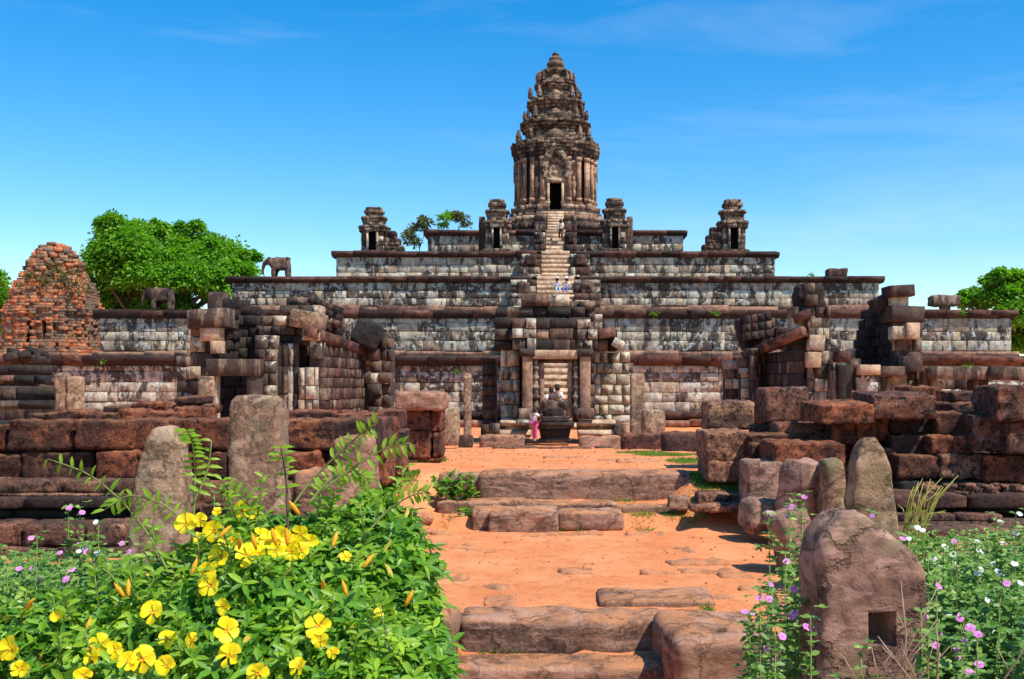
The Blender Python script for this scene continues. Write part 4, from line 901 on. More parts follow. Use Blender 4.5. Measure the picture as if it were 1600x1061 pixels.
wr = thing('laterite_wall', 'ruined dark red laterite block wall right of the dirt path, stepping up in loose blocks', 'wall', (X(1400, 20), 20, 0))
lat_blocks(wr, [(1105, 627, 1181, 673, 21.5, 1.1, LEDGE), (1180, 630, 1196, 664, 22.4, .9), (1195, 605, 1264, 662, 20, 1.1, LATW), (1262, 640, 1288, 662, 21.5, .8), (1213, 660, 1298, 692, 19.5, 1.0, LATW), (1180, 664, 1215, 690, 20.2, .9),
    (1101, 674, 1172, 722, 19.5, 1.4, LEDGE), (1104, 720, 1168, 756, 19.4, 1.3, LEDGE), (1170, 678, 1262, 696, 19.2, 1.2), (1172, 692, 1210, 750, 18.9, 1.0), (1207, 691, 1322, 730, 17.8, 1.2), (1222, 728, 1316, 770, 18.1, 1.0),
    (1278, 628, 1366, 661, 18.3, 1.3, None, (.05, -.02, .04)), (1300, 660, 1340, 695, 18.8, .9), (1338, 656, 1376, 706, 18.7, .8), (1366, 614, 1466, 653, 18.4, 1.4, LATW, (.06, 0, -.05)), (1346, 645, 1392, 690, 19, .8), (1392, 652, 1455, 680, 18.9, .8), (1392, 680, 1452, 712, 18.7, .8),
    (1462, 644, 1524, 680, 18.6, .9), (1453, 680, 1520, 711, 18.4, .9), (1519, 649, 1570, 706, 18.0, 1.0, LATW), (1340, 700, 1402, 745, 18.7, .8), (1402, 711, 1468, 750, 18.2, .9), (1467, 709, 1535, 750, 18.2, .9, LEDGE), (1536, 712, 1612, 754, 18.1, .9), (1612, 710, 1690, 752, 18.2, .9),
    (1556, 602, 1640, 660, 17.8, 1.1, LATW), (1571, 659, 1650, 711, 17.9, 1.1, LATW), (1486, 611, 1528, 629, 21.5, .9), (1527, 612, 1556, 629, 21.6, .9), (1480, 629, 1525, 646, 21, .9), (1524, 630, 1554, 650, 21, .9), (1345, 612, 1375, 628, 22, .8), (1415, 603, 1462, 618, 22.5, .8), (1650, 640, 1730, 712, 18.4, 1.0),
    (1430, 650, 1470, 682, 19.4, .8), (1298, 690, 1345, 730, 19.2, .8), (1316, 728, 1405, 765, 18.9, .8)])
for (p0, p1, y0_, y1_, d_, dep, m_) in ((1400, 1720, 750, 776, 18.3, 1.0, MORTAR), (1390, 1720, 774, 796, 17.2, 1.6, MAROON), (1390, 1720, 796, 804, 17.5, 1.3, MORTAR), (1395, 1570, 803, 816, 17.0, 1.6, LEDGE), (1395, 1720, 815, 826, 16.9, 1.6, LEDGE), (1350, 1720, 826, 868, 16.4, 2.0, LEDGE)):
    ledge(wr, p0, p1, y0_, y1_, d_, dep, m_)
MB().box(X(1230, 19.4), X(1720, 19.4), 0, .5, 0, Z(665, 19.4)).build('wall_core', MORTAR, wr, (-wr.location.x, -.2, 0))
for k in range(40):
    px = R.uniform(1440, 1605); d_ = 17.5 + R.random() * .5
    rock('rubble_stone', (X(px, d_), d_, Z(774 - R.random() * 12, d_) + .03), (R.uniform(.1, .28), .2, R.uniform(.06, .14)), LEDGE, wr, (0, R.uniform(-.3, .3), R.uniform(0, 3)), seg=(3, 3, 3), amp=.03)

# ---------------------------------------------------------------- steps and stones on the path
us = thing('stone_steps', 'broad worn sandstone steps crossing the dirt path in the middle distance', 'steps', (0, 19.5, 0))
for (a, b, c, f, d_, dep, m_) in ((684, 738, 716, 784, 20.0, .5, STEPM), (712, 740, 760, 784, 20.1, .6, STEPM), (748, 738, 1030, 784, 19.7, .9, STEPM), (1020, 738, 1079, 786, 19.9, .9, STEPM), (683, 784, 830, 804, 19.0, .8, STEPM), (790, 786, 965, 800, 19.05, .7, STEPM), (955, 790, 1060, 806, 19.1, .6, STEPM),
    (737, 797, 768, 824, 18.3, .7, STEPM), (762, 797, 872, 830, 18.1, .8, STEPM), (870, 800, 975, 822, 18.2, .7, STEPM)):
    rock_px('step_stone', a, b, c, f + 8, d_, dep, m_, us, seg=(18, 6, 6), rd=.06, amp=.035, fr=2.5)
ns_ = thing('stone_steps', 'lowest sandstone steps at the bottom centre of the picture half filled with orange dirt', 'steps', (0, 11, 0))
rock_px('step_stone', 716, 968, 1042, 1034, 11.15, .7, STEPM, ns_, seg=(40, 8, 8), rd=.09, amp=.04, fr=2.2)
rock_px('step_stone', 704, 1043, 1055, 1110, 10.45, .62, STEPM, ns_, seg=(40, 8, 8), rd=.08, amp=.04, fr=2.2)
rock_px('step_stone', 936, 938, 1120, 975, 12.0, .8, STEPM, ns_, seg=(20, 8, 6), rd=.05, amp=.02, fr=2)
def slotted():
    # cheek block with a cut slot
    V, Fc = rough(1.05, 1.5, .85, (16, 20, 10), .14, .05, 2, 4)
    o = MB().add(V, Fc).build('cheek_block', STEPM, None, (X(1118, 10.4), 10.5, -.30), True); o.rotation_euler = (.0, 0, .05)
    c = MB().box(-.19, .20, -.12, .13, -.3, .3).build('cutter', MORTAR); c.location = (X(1140, 10.1), 10.12, .1)
    m_ = o.modifiers.new('slot', 'BOOLEAN'); m_.object = c; m_.solver = 'EXACT'
    bpy.context.view_layer.update(); dg = bpy.context.evaluated_depsgraph_get(); me = bpy.data.meshes.new_from_object(o.evaluated_get(dg)); o.modifiers.clear(); o.data = me
    bpy.data.objects.remove(c)
    for p in me.polygons: p.use_smooth = True
    return o
o = slotted(); tag(o, 'large worn sandstone block with a narrow slot in its top beside the lowest steps', 'block')
lone('cheek_block', 640, 975, 702, 1100, 10.3, 1.2, STEPM, 'rounded sandstone block left of the lowest steps half hidden by the bush', 'block', seg=(8, 10, 10), amp=.05, rd=.15)
lone('loose_stone', 1044, 776, 1078, 797, 18.6, .4, WARM, 'small orange stone lying below the right end of the broad steps', 'stone', amp=.06)
for (a, b, c, f, d_) in ((1092, 772, 1142, 796, 18.7), (1142, 772, 1176, 794, 18.9), (1085, 768, 1130, 780, 19.4), (1095, 792, 1150, 799, 18.3), (1080, 790, 1168, 800, 18.0)):
    rock_px('paving_stone', a, b, c, f, d_, .5, LEDGE, ground, amp=.06)
# flat stones sunk in the dirt
for k, (px, py, wpx, m_) in enumerate([(720, 855, 40, 'O'), (752, 862, 50, 'O'), (690, 835, 30, 'O'), (655, 830, 40, 'O'), (840, 838, 60, 'O'), (905, 835, 70, 'L'), (905, 893, 60, 'L'), (1060, 862, 45, 'L'), (1090, 880, 95, 'L'), (1105, 895, 90, 'L'), (1030, 895, 60, 'L'), (1150, 900, 55, 'L'), (765, 920, 60, 'L'), (700, 905, 60, 'L'), (628, 812, 40, 'L'), (665, 808, 30, 'L'), (780, 940, 50, 'L'), (1180, 920, 45, 'L'), (880, 715, 60, 'O'), (1000, 722, 70, 'O'), (700, 795, 30, 'O'), (960, 720, 60, 'O'), (1010, 835, 60, 'L'), (860, 965, 80, 'O'), (1085, 935, 120, 'L')]):
    # find the ground point seen at this pixel
    d_ = 11.4
    while d_ < 40 and Z(py, d_) > gh(X(px, d_), d_): d_ += .05
    x_ = X(px, d_); wm = wpx * d_ / F
    rock('paving_stone', (x_, d_, gh(x_, d_) - .045), (wm, R.uniform(.25, .5), .13), PAVE, ground, (R.uniform(-.02, .02), R.uniform(-.03, .03), R.uniform(-.15, .15)), seg=(12, 7, 3), amp=.07, rd=.03, fr=3.5)

def scatter(name, n, mat, lab, smin, smax, flat=.5):
    Vs = []; Fs = []; Ss = []; m_ = 0
    for _ in range(n):
        y_ = R.uniform(11.4, 36); x_ = R.uniform(-3.2, 3.6) * (1 if y_ < 20 else 1.3)
        if R.random() < .35: x_ = R.choice([-1, 1]) * R.uniform(2.0, 3.6)
        s_ = R.uniform(smin, smax) * (.6 + .4 * (y_ / 15)); k = R.randrange(len(LIB)); v = LIB[k][0] * np.array([s_, s_ * R.uniform(.5, 1), s_ * flat]); v = v @ np.array(Euler((R.uniform(-.4, .4), R.uniform(-.4, .4), R.uniform(0, 6))).to_matrix()).T + np.array([x_, y_, gh(x_, y_) + s_ * flat * .2])
        Vs.append(v); Fs.append(LIBF[k][0] + m_); Ss.append(LIBF[k][1]); m_ += len(v)
    o = ob(name, fastmesh(name, np.concatenate(Vs), np.concatenate(Fs), np.concatenate(Ss), [mat])); tag(o, lab, 'pebbles', None, 'stuff')
scatter('pebbles', 650, PAVE, 'small orange pebbles and clods strewn over the dirt path', .01, .04, .6)
scatter('leaf_litter', 160, BROWNS, 'tiny dark bits of litter lying on the dirt path', .02, .05, .12)
# ---------------------------------------------------------------- steles and near stones
def stele(name, px0, px1, py0, zb, d_, dep, mat, lab, prof, rot=(0, 0, 0), amp=.025, fr=4, seg=(16, 10, 30), cat='boundary stone', build=True):
    x0, x1 = X(px0, d_), X(px1, d_); z1 = Z(py0, d_); H = z1 - zb; W = x1 - x0
    def shp(x, y, z):
        t = z / H + .5
        for (a, wa, oa), (b, wb, ob_) in zip(prof, prof[1:]):
            if t <= b or b == prof[-1][0]:
                f = min(1, max(0, (t - a) / (b - a))); w_ = wa + (wb - wa) * f; o_ = oa + (ob_ - oa) * f; break
        return (x * w_ + o_ * W, y * (.5 + .5 * min(1, w_ + .12)), z)
    V, Fc = rough(W, dep, H, seg, min(W, dep) * .16, amp, fr, R.random() * 50, shp)
    o = MB().add(V, Fc).build(name, mat, None, ((x0 + x1) / 2, d_ + dep / 2, zb + H / 2), True, rot=rot)
    return tag(o, lab, cat)
stele('stele', 199, 286, 668, -.05, 13.4, .45, STELE, 'pointed buff standing stone before the left wall, just above the yellow bush', [(0, 1.05, 0), (.35, 1.0, .0), (.67, .88, .04), (.87, .64, .06), (.95, .50, .05), (.985, .36, .05), (1, .22, .05)], (0, .02, 0))
stele('stele', 353, 440, 618, -.05, 14.3, .5, STELE, 'broad round topped buff standing stone before the left wall', [(0, 1.1, 0), (.3, 1.05, .02), (.55, .96, 0), (.9, .94, 0), (.96, .86, 0), (1, .66, -.02)], amp=.035)
stele('stele', 1330, 1408, 685, -.05, 12.5, .38, STELB, 'tall brown standing stone with white lichen before the right wall', [(0, 1.05, 0), (.4, 1.0, 0), (.65, .85, -.03), (.82, .72, -.04), (.93, .5, -.06), (1, .22, -.08)], amp=.03)
o = stele('stele', 1279, 1456, 806, .1, 5.0, .46, STELR, 'large rounded brown stone with a square hole, in front at the lower right', [(0, 1.0, 0), (.75, 1.0, 0), (.84, .98, -.01), (.885, .90, -.05), (.93, .72, -.10), (.965, .50, -.13), (1, .20, -.15)], amp=.022, fr=5, seg=(40, 20, 64))
c = MB().box(X(1356, 5), X(1401, 5), 4.7, 5.25, Z(1011, 5), Z(957, 5)).build('cutter', BLACKI)
m_ = o.modifiers.new('cut', 'BOOLEAN'); m_.object = c; m_.solver = 'EXACT'
bpy.context.view_layer.update(); me = bpy.data.meshes.new_from_object(o.evaluated_get(bpy.context.evaluated_depsgraph_get())); o.modifiers.clear(); o.data = me
for p in me.polygons: p.use_smooth = True
bpy.data.objects.remove(c)
lone('fallen_block', 1168, 722, 1248, 815, 17.6, .9, STELR, 'squared mauve sandstone block beside the path before the right wall', 'block', amp=.03, seg=(10, 8, 10), rd=.06)
lone('fallen_block', 1166, 783, 1238, 835, 16.8, .7, STELR, 'low angular sandstone lump at the foot of the squared mauve block', 'block', rot=(0, .12, .2), amp=.07, fr=2.5)
lone('fallen_block', 1232, 722, 1294, 850, 16.2, .7, STELR, 'wedge shaped reddish stone leaning between the squared block and the standing stones', 'block', rot=(.1, .12, .55), amp=.05)
lone('standing_stone', 1288, 720, 1322, 850, 15.8, .5, STELB, 'narrow rounded upright stone just left of the tall lichened standing stone', 'stone', amp=.04, seg=(6, 6, 12), rd=.09)
lone('fallen_block', 1218, 800, 1275, 900, 14.0, .6, STELR, 'dark red slab half buried in the pink flowers right of the path', 'block', rot=(0, -.3, .2), amp=.05)
lone('fallen_block', 345, 815, 392, 960, 9.5, .5, STELE, 'pale stone corner poking out behind the yellow flowers', 'block', rot=(0, .2, .3), amp=.03)

# ---------------------------------------------------------------- foliage
def leaves(P, U, Nn, Ln, Wd, droop=.25):
    """P base, U direction, Nn normal, arrays; returns V,F arrays of folded leaves"""
    P = np.asarray(P); U = np.asarray(U); Nn = np.asarray(Nn); Ln = np.asarray(Ln)[:, None]; Wd = np.asarray(Wd)[:, None]
    U = U / (np.linalg.norm(U, axis=1, keepdims=True) + 1e-9); S = np.cross(U, Nn); S /= (np.linalg.norm(S, axis=1, keepdims=True) + 1e-9); Nn = np.cross(S, U)
    def pt(t, s_, n_): return P + U * Ln * t + S * Wd * s_ + Nn * Ln * n_ + np.array([0, 0, -1.]) * Ln * droop * t * t
    A = [pt(0, 0, 0), pt(.30, .42, .05), pt(.35, 0, -.01), pt(.30, -.42, .05), pt(.68, .40, .04), pt(.70, 0, -.02), pt(.68, -.40, .04), pt(1, 0, 0)]
    V = np.stack(A, 1).reshape(-1, 3); n = len(P); base = (np.arange(n) * 8)[:, None]
    q4 = np.array([1, 4, 5, 2, 2, 5, 6, 3]); t3 = np.array([0, 1, 2, 0, 2, 3, 4, 7, 5, 5, 7, 6])
    Fq = (base + q4).reshape(n, 2, 4); Ft = (base + t3).reshape(n, 4, 3)
    ff = np.concatenate([Fq.reshape(n, 8), Ft.reshape(n, 12)], 1).ravel(); sz = np.tile([4, 4, 3, 3, 3, 3], n)
    return V, ff, sz
def foliage(name, P, U, Nn, Ln, Wd, mat, parent=None, droop=.25, kind='stuff'):
    V, ff, sz = leaves(P, U, Nn, Ln, Wd, droop)
    pl = np.array(parent.location) if parent is not None else np.zeros(3)
    o = ob(name, fastmesh(name, V - pl, ff, sz, [mat]), parent)
    if kind: o['kind'] = kind
    return o
rs = np.random.RandomState(5)
def unit(n): v = rs.normal(size=(n, 3)); return v / np.linalg.norm(v, axis=1, keepdims=True)
def clumped(blobs, n, leaf, nclump=26, cr=.28, surf=.75):
    """leaf positions in small clumps spread over the shells of blobs, leaving gaps"""
    tot = sum(b[3] ** 2 for b in blobs); PP = []; UU = []
    for (x, y, z, r) in blobs:
        nc = max(3, int(nclump * r * r / tot * len(blobs))); c = unit(nc); c[:, 2] = np.abs(c[:, 2]) * .9 - .25 + rs.rand(nc) * .2
        rad = r * (surf + (1 - surf) * rs.rand(nc, 1)) * (.8 + .35 * rs.rand(nc, 1))
        C = np.array([x, y, z]) + c * rad; k = max(4, int(n * r * r / tot / nc))
        for ci, cd in zip(C, c):
            q = unit(k) * (rs.rand(k, 1) ** .5) * r * cr * rs.uniform(.6, 1.3) * np.array([1.15, 1.15, .75]); PP.append(ci + q); UU.append(q / (r * cr) + cd * .6 + rs.normal(size=(k, 3)) * .5)
    return np.concatenate(PP), np.concatenate(UU)
def tree(name, lab, base, th, blobs, n, leaf, mat, nclump=140, cr=.3, tr=.3, surf=.7):
    t = thing(name, lab, 'tree', base)
    if n > 5000:
        ex = []
        for _ in range(22):
            q_ = R.choice(blobs); a_ = R.uniform(0, 3.1416); rr = q_[3] * R.uniform(.16, .34)
            ex.append((q_[0] + math.cos(a_) * (q_[3] * 1.02), q_[1] - R.uniform(0, .6) * q_[3], q_[2] + math.sin(a_) * (q_[3] * 1.0), rr))
        blobs = list(blobs) + ex
    b = Vector(base); mb = MB()
    mb.tube([b - b, Vector((.1, 0, th * .5)), Vector((.0, .1, th))], [tr, tr * .75, tr * .6], 8)
    mb.build('trunk', BARK, t, smooth=True)
    lm = MB()
    for (x, y, z, r) in blobs:
        e_ = Vector((x, y, z)) - b; s_ = Vector((0, .1, th * R.uniform(.7, 1)))
        lm.tube([s_, (s_ + e_) / 2 + Vector((R.uniform(-.4, .4), 0, -.3)), e_, e_ + Vector((R.uniform(-.4, .4), R.uniform(-.3, .3), .75)) * r], [tr * .5, tr * .35, tr * .2, tr * .06], 6)
    lm.build('limbs', BARK, t, smooth=True)
    P, U = clumped(blobs, n, leaf, nclump, cr, surf); k = len(P)
    Nn = unit(k) + np.array([0, 0, 1.2])
    foliage('crown', P, U, Nn, leaf * rs.uniform(.7, 1.3, k), leaf * .6 * rs.uniform(.7, 1.2, k), mat, t)
    return t
def B(px, py, d, rpx): return (X(px, d), d + R.uniform(-1.5, 1.5), Z(py, d), rpx * d / F)
tree('leafy_tree', 'large bright green leafy tree rising behind the left end of the pyramid', (X(240, 100), 100, 0), 9, [B(205, 400, 98, 52), B(170, 420, 97, 38), B(160, 470, 99, 45), B(230, 440, 97, 55), B(215, 372, 101, 32), B(285, 400, 100, 48), B(258, 378, 102, 34), B(300, 445, 98, 50), B(345, 410, 102, 45), B(372, 425, 100, 30), B(350, 455, 99, 40), B(250, 490, 98, 50), B(180, 500, 100, 40), B(330, 380, 103, 18), B(250, 362, 100, 14), B(175, 365, 100, 20), B(388, 400, 101, 14), B(152, 395, 99, 16)], 60000, .42, LEAFT, 560, .22, .5, .5)
tree('leafy_tree', 'tree cut off by the left edge with dark drooping leaves', (X(-25, 90), 90, 0), 8, [B(-15, 440, 88, 30), B(-30, 470, 89, 40), B(-5, 515, 90, 30), B(-40, 500, 90, 50)], 14000, .38, LEAFT, 160, .25, .4)
tree('leafy_tree', 'bright green tree at the right edge behind the pyramid', (X(1610, 95), 95, 0), 7, [B(1575, 465, 94, 38), B(1610, 458, 95, 42), B(1535, 472, 96, 26), B(1600, 500, 94, 50), B(1650, 470, 95, 45), B(1590, 540, 95, 45), B(1515, 468, 98, 14)], 34000, .40, LEAFT, 330, .22, .4, .5)
tree('sapling', 'thin yellowing sapling on the terrace behind the left shrine', (X(655, 92), 92, 11.8), 3.0, [B(655, 358, 92, 13), B(642, 372, 92, 10), B(668, 352, 92, 9), B(648, 382, 92, 12), B(662, 345, 92, 7)], 900, .28, LEAFD, 60, .45, .06)
tree('sapling', 'small thin green sapling left of the inner left shrine', (X(697, 98), 98, 12.5), 3.4, [B(697, 345, 98, 10), B(700, 335, 98, 8), B(694, 354, 98, 8)], 800, .26, LEAFT, 40, .45, .06)
tree('sapling', 'small thin reddish green sapling nearest the inner left shrine', (X(720, 98), 98, 12.5), 3.2, [B(720, 345, 98, 11), B(728, 350, 98, 8), B(714, 340, 98, 8)], 800, .26, LEAFD, 40, .45, .06)
# weeds on the brick tower and terraces
def weeds(px, py, d_, r, n, lab, mat=LEAFT, ln=.3, root=None):
    c = np.array([X(px, d_), d_, Z(py, d_)]); P = c + unit(n) * rs.rand(n, 1) * r * np.array([1.3, .6, .8]); U = unit(n) + np.array([0, -.2, .8])
    o = foliage('weed', P, U, unit(n) + np.array([0, 0, 1]), ln * rs.uniform(.6, 1.3, n), ln * .4 * np.ones(n), mat, root, .3, 'stuff')
    if root is None: tag(o, lab, 'weeds')
    return o
for (px, py, r, n) in ((70, 440, .8, 110), (100, 430, .7, 90), (118, 445, .8, 110), (60, 465, .5, 60), (45, 430, .4, 50), (120, 425, .5, 50), (85, 415, .6, 60), (60, 488, .5, 50), (100, 475, .4, 40), (137, 452, .5, 60), (38, 448, .35, 40)): weeds(px, py, 69.5 + R.random() * .6, r * 1.25, int(n * 1.7), '', LEAFD if R.random() < .6 else LEAFT, .22, bt)
for (px, py, d_, lab) in ((1118, 490, 62.9, 'leafy weed growing in the second tier cornice right of the stairs'), (1505, 490, 62.9, 'green weed on the cornice at the right end of the second tier'), (1512, 574, 58.4, 'green weed on the lowest cornice at right'), (716, 582, 58.3, 'dark green weed hanging on the lowest tier left of the gatehouse'), (1022, 491, 62.9, 'tiny weed on the second tier cornice near the gatehouse'), (160, 565, 58.4, 'faint weed on the lowest cornice at left'), (1268, 431, 69.3, 'little green weed on top of the third tier at right')):
    weeds(px, py, d_, .28, 60, lab, LEAFT, .16)
# ---------------------------------------------------------------- grass
def grass(name, spots, n, ln, mat, lab):
    P = []; 
    for (px, py, rx, ry) in spots:
        d_ = 6.
        while d_ < 60 and Z(py, d_) > gh(X(px, d_), d_): d_ += .05
        k = int(n * rx * ry / sum(s_[2] * s_[3] for s_ in spots)); rr = rs.rand(k) ** .6; a = rs.rand(k) * 6.283
        dx = rr * np.cos(a) * rx * d_ / F; dy = rr * np.sin(a) * ry * d_ * d_ / (F * (2.4))
        for u, v in zip(dx, dy): x_, y_ = X(px, d_) + u, d_ + v; P.append((x_, y_, gh(x_, y_) - .01))
    k = len(P); U = unit(k) * .55 + np.array([0, 0, 1]); o = foliage(name, P, U, unit(k), ln * rs.uniform(.5, 1.4, k), ln * .12 * np.ones(k), mat, None, .3)
    return tag(o, lab, 'grass', None, 'stuff')
grass('grass', [(1040, 712, 50, 5), (1075, 722, 35, 5), (1105, 750, 28, 7), (655, 721, 45, 4), (625, 745, 30, 8), (600, 760, 20, 8), (905, 688, 18, 3), (1000, 708, 40, 3), (1165, 800, 12, 8), (1150, 770, 20, 6), (905, 812, 12, 4)], 9000, .11, GRASS, 'short green grass along the edges of the dirt path')
grass('grass_tufts', [(975, 800, 22, 4), (1005, 806, 20, 6), (1048, 805, 18, 4), (860, 822, 35, 4), (810, 826, 25, 3), (760, 800, 15, 5), (1075, 818, 14, 3), (700, 820, 10, 2), (1060, 965, 8, 6), (715, 990, 8, 14), (1105, 955, 10, 6), (1090, 790, 20, 6), (790, 1030, 40, 3)], 3200, .08, GRASS, 'sparse tufts of yellowish grass round the worn steps')
def leafy_plant(px0, px1, py0, py1, d_, n, ln, lab, mat=LEAFT):
    x0, x1 = X(px0, d_), X(px1, d_); z0, z1 = Z(py1, d_), Z(py0, d_)
    t = thing('leafy_plant', lab, 'plant', ((x0 + x1) / 2, d_, z0))
    stm = MB(); PP = []; UU = []
    ns = max(3, n // 14)
    for k in range(ns):
        a = Vector((R.uniform(x0, x1), d_ + R.uniform(-.15, .15), z0)); b = a + Vector((R.uniform(-.08, .08), R.uniform(-.1, .1), (z1 - z0) * R.uniform(.4, 1)))
        stm.tube([a - t.location, b - t.location], [.008, .004], 4)
        for j in range(n // ns): p = a.lerp(b, R.uniform(.15, 1)); PP.append(p); UU.append((R.uniform(-1, 1), R.uniform(-1, 1), R.uniform(-.1, .8)))
    stm.build('stem', STEMG, t); k = len(PP); foliage('foliage', PP, UU, unit(k) + np.array([0, -.6, 1.6]), ln * rs.uniform(.7, 1.2, k), ln * .65 * np.ones(k), mat, t)
leafy_plant(686, 746, 736, 783, 19.35, 300, .13, 'round leafed green weed growing on the left end of the broad steps', LEAFA)
leafy_plant(722, 742, 790, 808, 18.8, 60, .10, 'low green weed creeping below the left end of the broad steps', LEAFA)
# ---------------------------------------------------------------- yellow flowering bush
bush = thing('allamanda_bush', 'yellow flowering bush with glossy leaves filling the lower left corner', 'bush', (-1.1, 4.3, .45))
BL = [(520, 960, 4.3, 90), (600, 900, 4.5, 75), (545, 850, 4.6, 60), (610, 1000, 4.3, 75), (470, 880, 4.5, 70), (400, 940, 4.2, 85), (330, 980, 4.1, 80), (450, 1030, 4.0, 95), (560, 1060, 4.0, 100), (340, 1060, 3.9, 90), (240, 1000, 4.1, 75), (240, 1080, 3.9, 90), (150, 1020, 4.1, 70), (60, 1040, 4.1, 75), (120, 1090, 3.9, 80), (390, 860, 4.5, 60), (330, 900, 4.5, 60), (600, 830, 4.7, 45), (280, 920, 4.6, 55), (200, 950, 4.6, 55), (100, 970, 4.7, 50), (20, 1000, 4.5, 50), (640, 1050, 4.1, 60), (500, 1120, 3.9, 110), (300, 1150, 3.9, 120), (650, 940, 4.6, 28), (580, 800, 4.8, 30)]
blobs = [(X(a, d), d, Z(b, d), r * d / F) for a, b, d, r in BL]
# leaves in whorls
Pw, Uw = clumped(blobs, 2300, .07, 330, .34, .25)
PP = []; UU = []; NN = []; LL = []
for p, u in zip(Pw, Uw):
    if p[2] < .5: continue
    ax = Vector(u).normalized() * .8 + Vector((0, -.25, .75)); ax.normalize(); s0 = ax.orthogonal().normalized(); k = R.randrange(4, 6); a0 = R.uniform(0, 6)
    ln = R.uniform(.050, .088)
    for j in range(k):
        dr = Matrix.Rotation(a0 + j * 6.283 / k, 3, ax) @ s0; PP.append(p); UU.append(dr * .9 + ax * R.uniform(.2, .7)); NN.append(ax); LL.append(ln * R.uniform(.8, 1.2))
LL = np.array(LL)
foliage('foliage', PP, UU, NN, LL, LL * .34, LEAFA, bush, .2)
bl = bush.location
mb = MB()
for k in range(46):
    b_ = R.choice(blobs); e_ = Vector(b_[:3]) + Vector((R.uniform(-.6, .6), R.uniform(-.5, .5), R.uniform(-.2, .9))) * b_[3]; s_ = Vector((e_.x * .6 - .45 + R.uniform(-.2, .2), 4.4 + R.uniform(-.2, .2), .45)); m_ = s_.lerp(e_, .55) + Vector((R.uniform(-.1, .1), 0, .08))
    mb.tube([s_ - bl, m_ - bl, e_ - bl], [.012, .007, .003], 5)
mb.build('branches', STEMB, bush, smooth=True)
dl = MB()
P_ = []; U_ = []
for k in range(260):
    b_ = R.choice(blobs); P_.append(Vector(b_[:3]) + Vector((R.uniform(-1, 1), R.uniform(-1, .2), R.uniform(-.6, 1))) * b_[3] * .95); U_.append((R.uniform(-1, 1), R.uniform(-1, 0), R.uniform(-.8, .6)))
foliage('withered_leaves', P_, U_, unit(260), .06 * rs.uniform(.6, 1.2, 260), .022 * np.ones(260), DRYL, bush, .3)
# flowers: throat + five petals
pv, pf, ps = leaves([(0, 0, 0)], [(1, 0, 0)], [(0, 0, 1)], [1.0], [1.0], 0)
def petalmesh(name, mat):
    V = []; Fc = []; nu, nv = 5, 4
    for i in range(nu + 1):
        t = i / nu; wd = (.10 + .90 * math.sin(min(1, t * 1.12) * math.pi / 2) ** 1.1) * (1 if t < .7 else math.sqrt(max(0, 1 - ((t - .7) / .32) ** 2)))
        for j in range(nv + 1):
            s_ = j / nv * 2 - 1; V.append((t, s_ * wd * .58, .12 * t - .30 * max(0, t - .55) ** 2 * 2 + .06 * s_ * s_ + .03 * s_))
    for i in range(nu):
        for j in range(nv): a = i * (nv + 1) + j; Fc.append((a, a + 1, a + nv + 2, a + nv + 1))
    mb = MB().add(V, Fc); return fastmesh(name, mb.V, mb.F, mb.S, [mat], None, True)
PET = petalmesh('yellow_petal', YEL); PP_ = petalmesh('pink_petal', PINK); PW_ = petalmesh('white_petal', WHITE)
thr = MB(); thr.lathe([(.06, -1.0), (.10, -.6), (.20, -.25), (.26, 0), (.22, .06), (.12, 0), (.02, -.1)], (0, 0, 0), 10); THR = fastmesh('throat', thr.V, thr.F, thr.S, [YELO], None, True)
def big_flower(px, py, d_, r, face, roll=0):
    p = Vector((X(px, d_), d_, Z(py, d_))); f = Vector(face).normalized(); qn = f.to_track_quat('Z', 'Y')
    fo = ob('flower', THR, bush, p - bl, (qn @ Euler((0, 0, roll)).to_quaternion()).to_euler(), (r, r, r))
    for k in range(5):
        ob('petal', PET, fo, (.18 * math.cos(k * 1.2566), .18 * math.sin(k * 1.2566), 0), (R.uniform(-.25, .4), R.uniform(-.6, .15), k * 1.2566 + R.uniform(-.12, .12)), (R.uniform(.85, 1.12), R.uniform(.8, 1.15), R.uniform(.6, 2.2)))
FLW = [(17, 1014, 1), (90, 963, .7), (155, 1007, 1), (145, 1028, .8), (222, 1030, 1.05), (200, 1033, .8), (260, 1040, .9), (239, 956, 1), (262, 998, .75), (354, 985, 1), (358, 1024, 1), (402, 1052, 1.0), (466, 1042, .8), (497, 978, 1.15), (291, 818, 1), (335, 829, 1.05), (378, 797, .95), (345, 869, 1.0), (404, 865, .85), (444, 843, 1.1), (325, 893, .9), (328, 914, 1.05), (350, 948, .8), (470, 834, .9), (363, 843, .9), (420, 845, 1.0), (455, 862, .9), (385, 868, 1.0), (408, 838, .8), (470, 860, .8), (310, 842, .7), (430, 860, .7), (500, 1000, .7), (130, 1055, .8), (30, 1045, .8), (180, 1015, .8), (300, 1000, .7), (520, 1020, .6), (590, 960, .5), (540, 870, .5), (340, 800, .5), (312, 812, .8), (352, 846, .8), (392, 800, .6), (436, 838, .9), (452, 850, .9), (486, 845, .7)]
def front_d(px, py):
    best = 9.
    o_ = Vector((0, 0, CZ)); dr = Vector(((px - AX) / F, 1, (HY - py) / F))
    for b_ in blobs:
        c_ = Vector(b_[:3]) - o_; r_ = b_[3] * 1.12; dn = dr.normalized(); tc_ = c_.dot(dn); h2 = c_.length_squared - tc_ * tc_
        if h2 < r_ * r_: best = min(best, ((tc_ - math.sqrt(r_ * r_ - h2)) * dn).y)
    return best if best < 8 else 4.3
for (px, py, s_) in FLW: big_flower(px, py, front_d(px, py) - .06, .038 * s_ * R.uniform(.9, 1.15), (R.uniform(-.5, .5), -1, R.uniform(.0, .75)), R.uniform(0, 6))
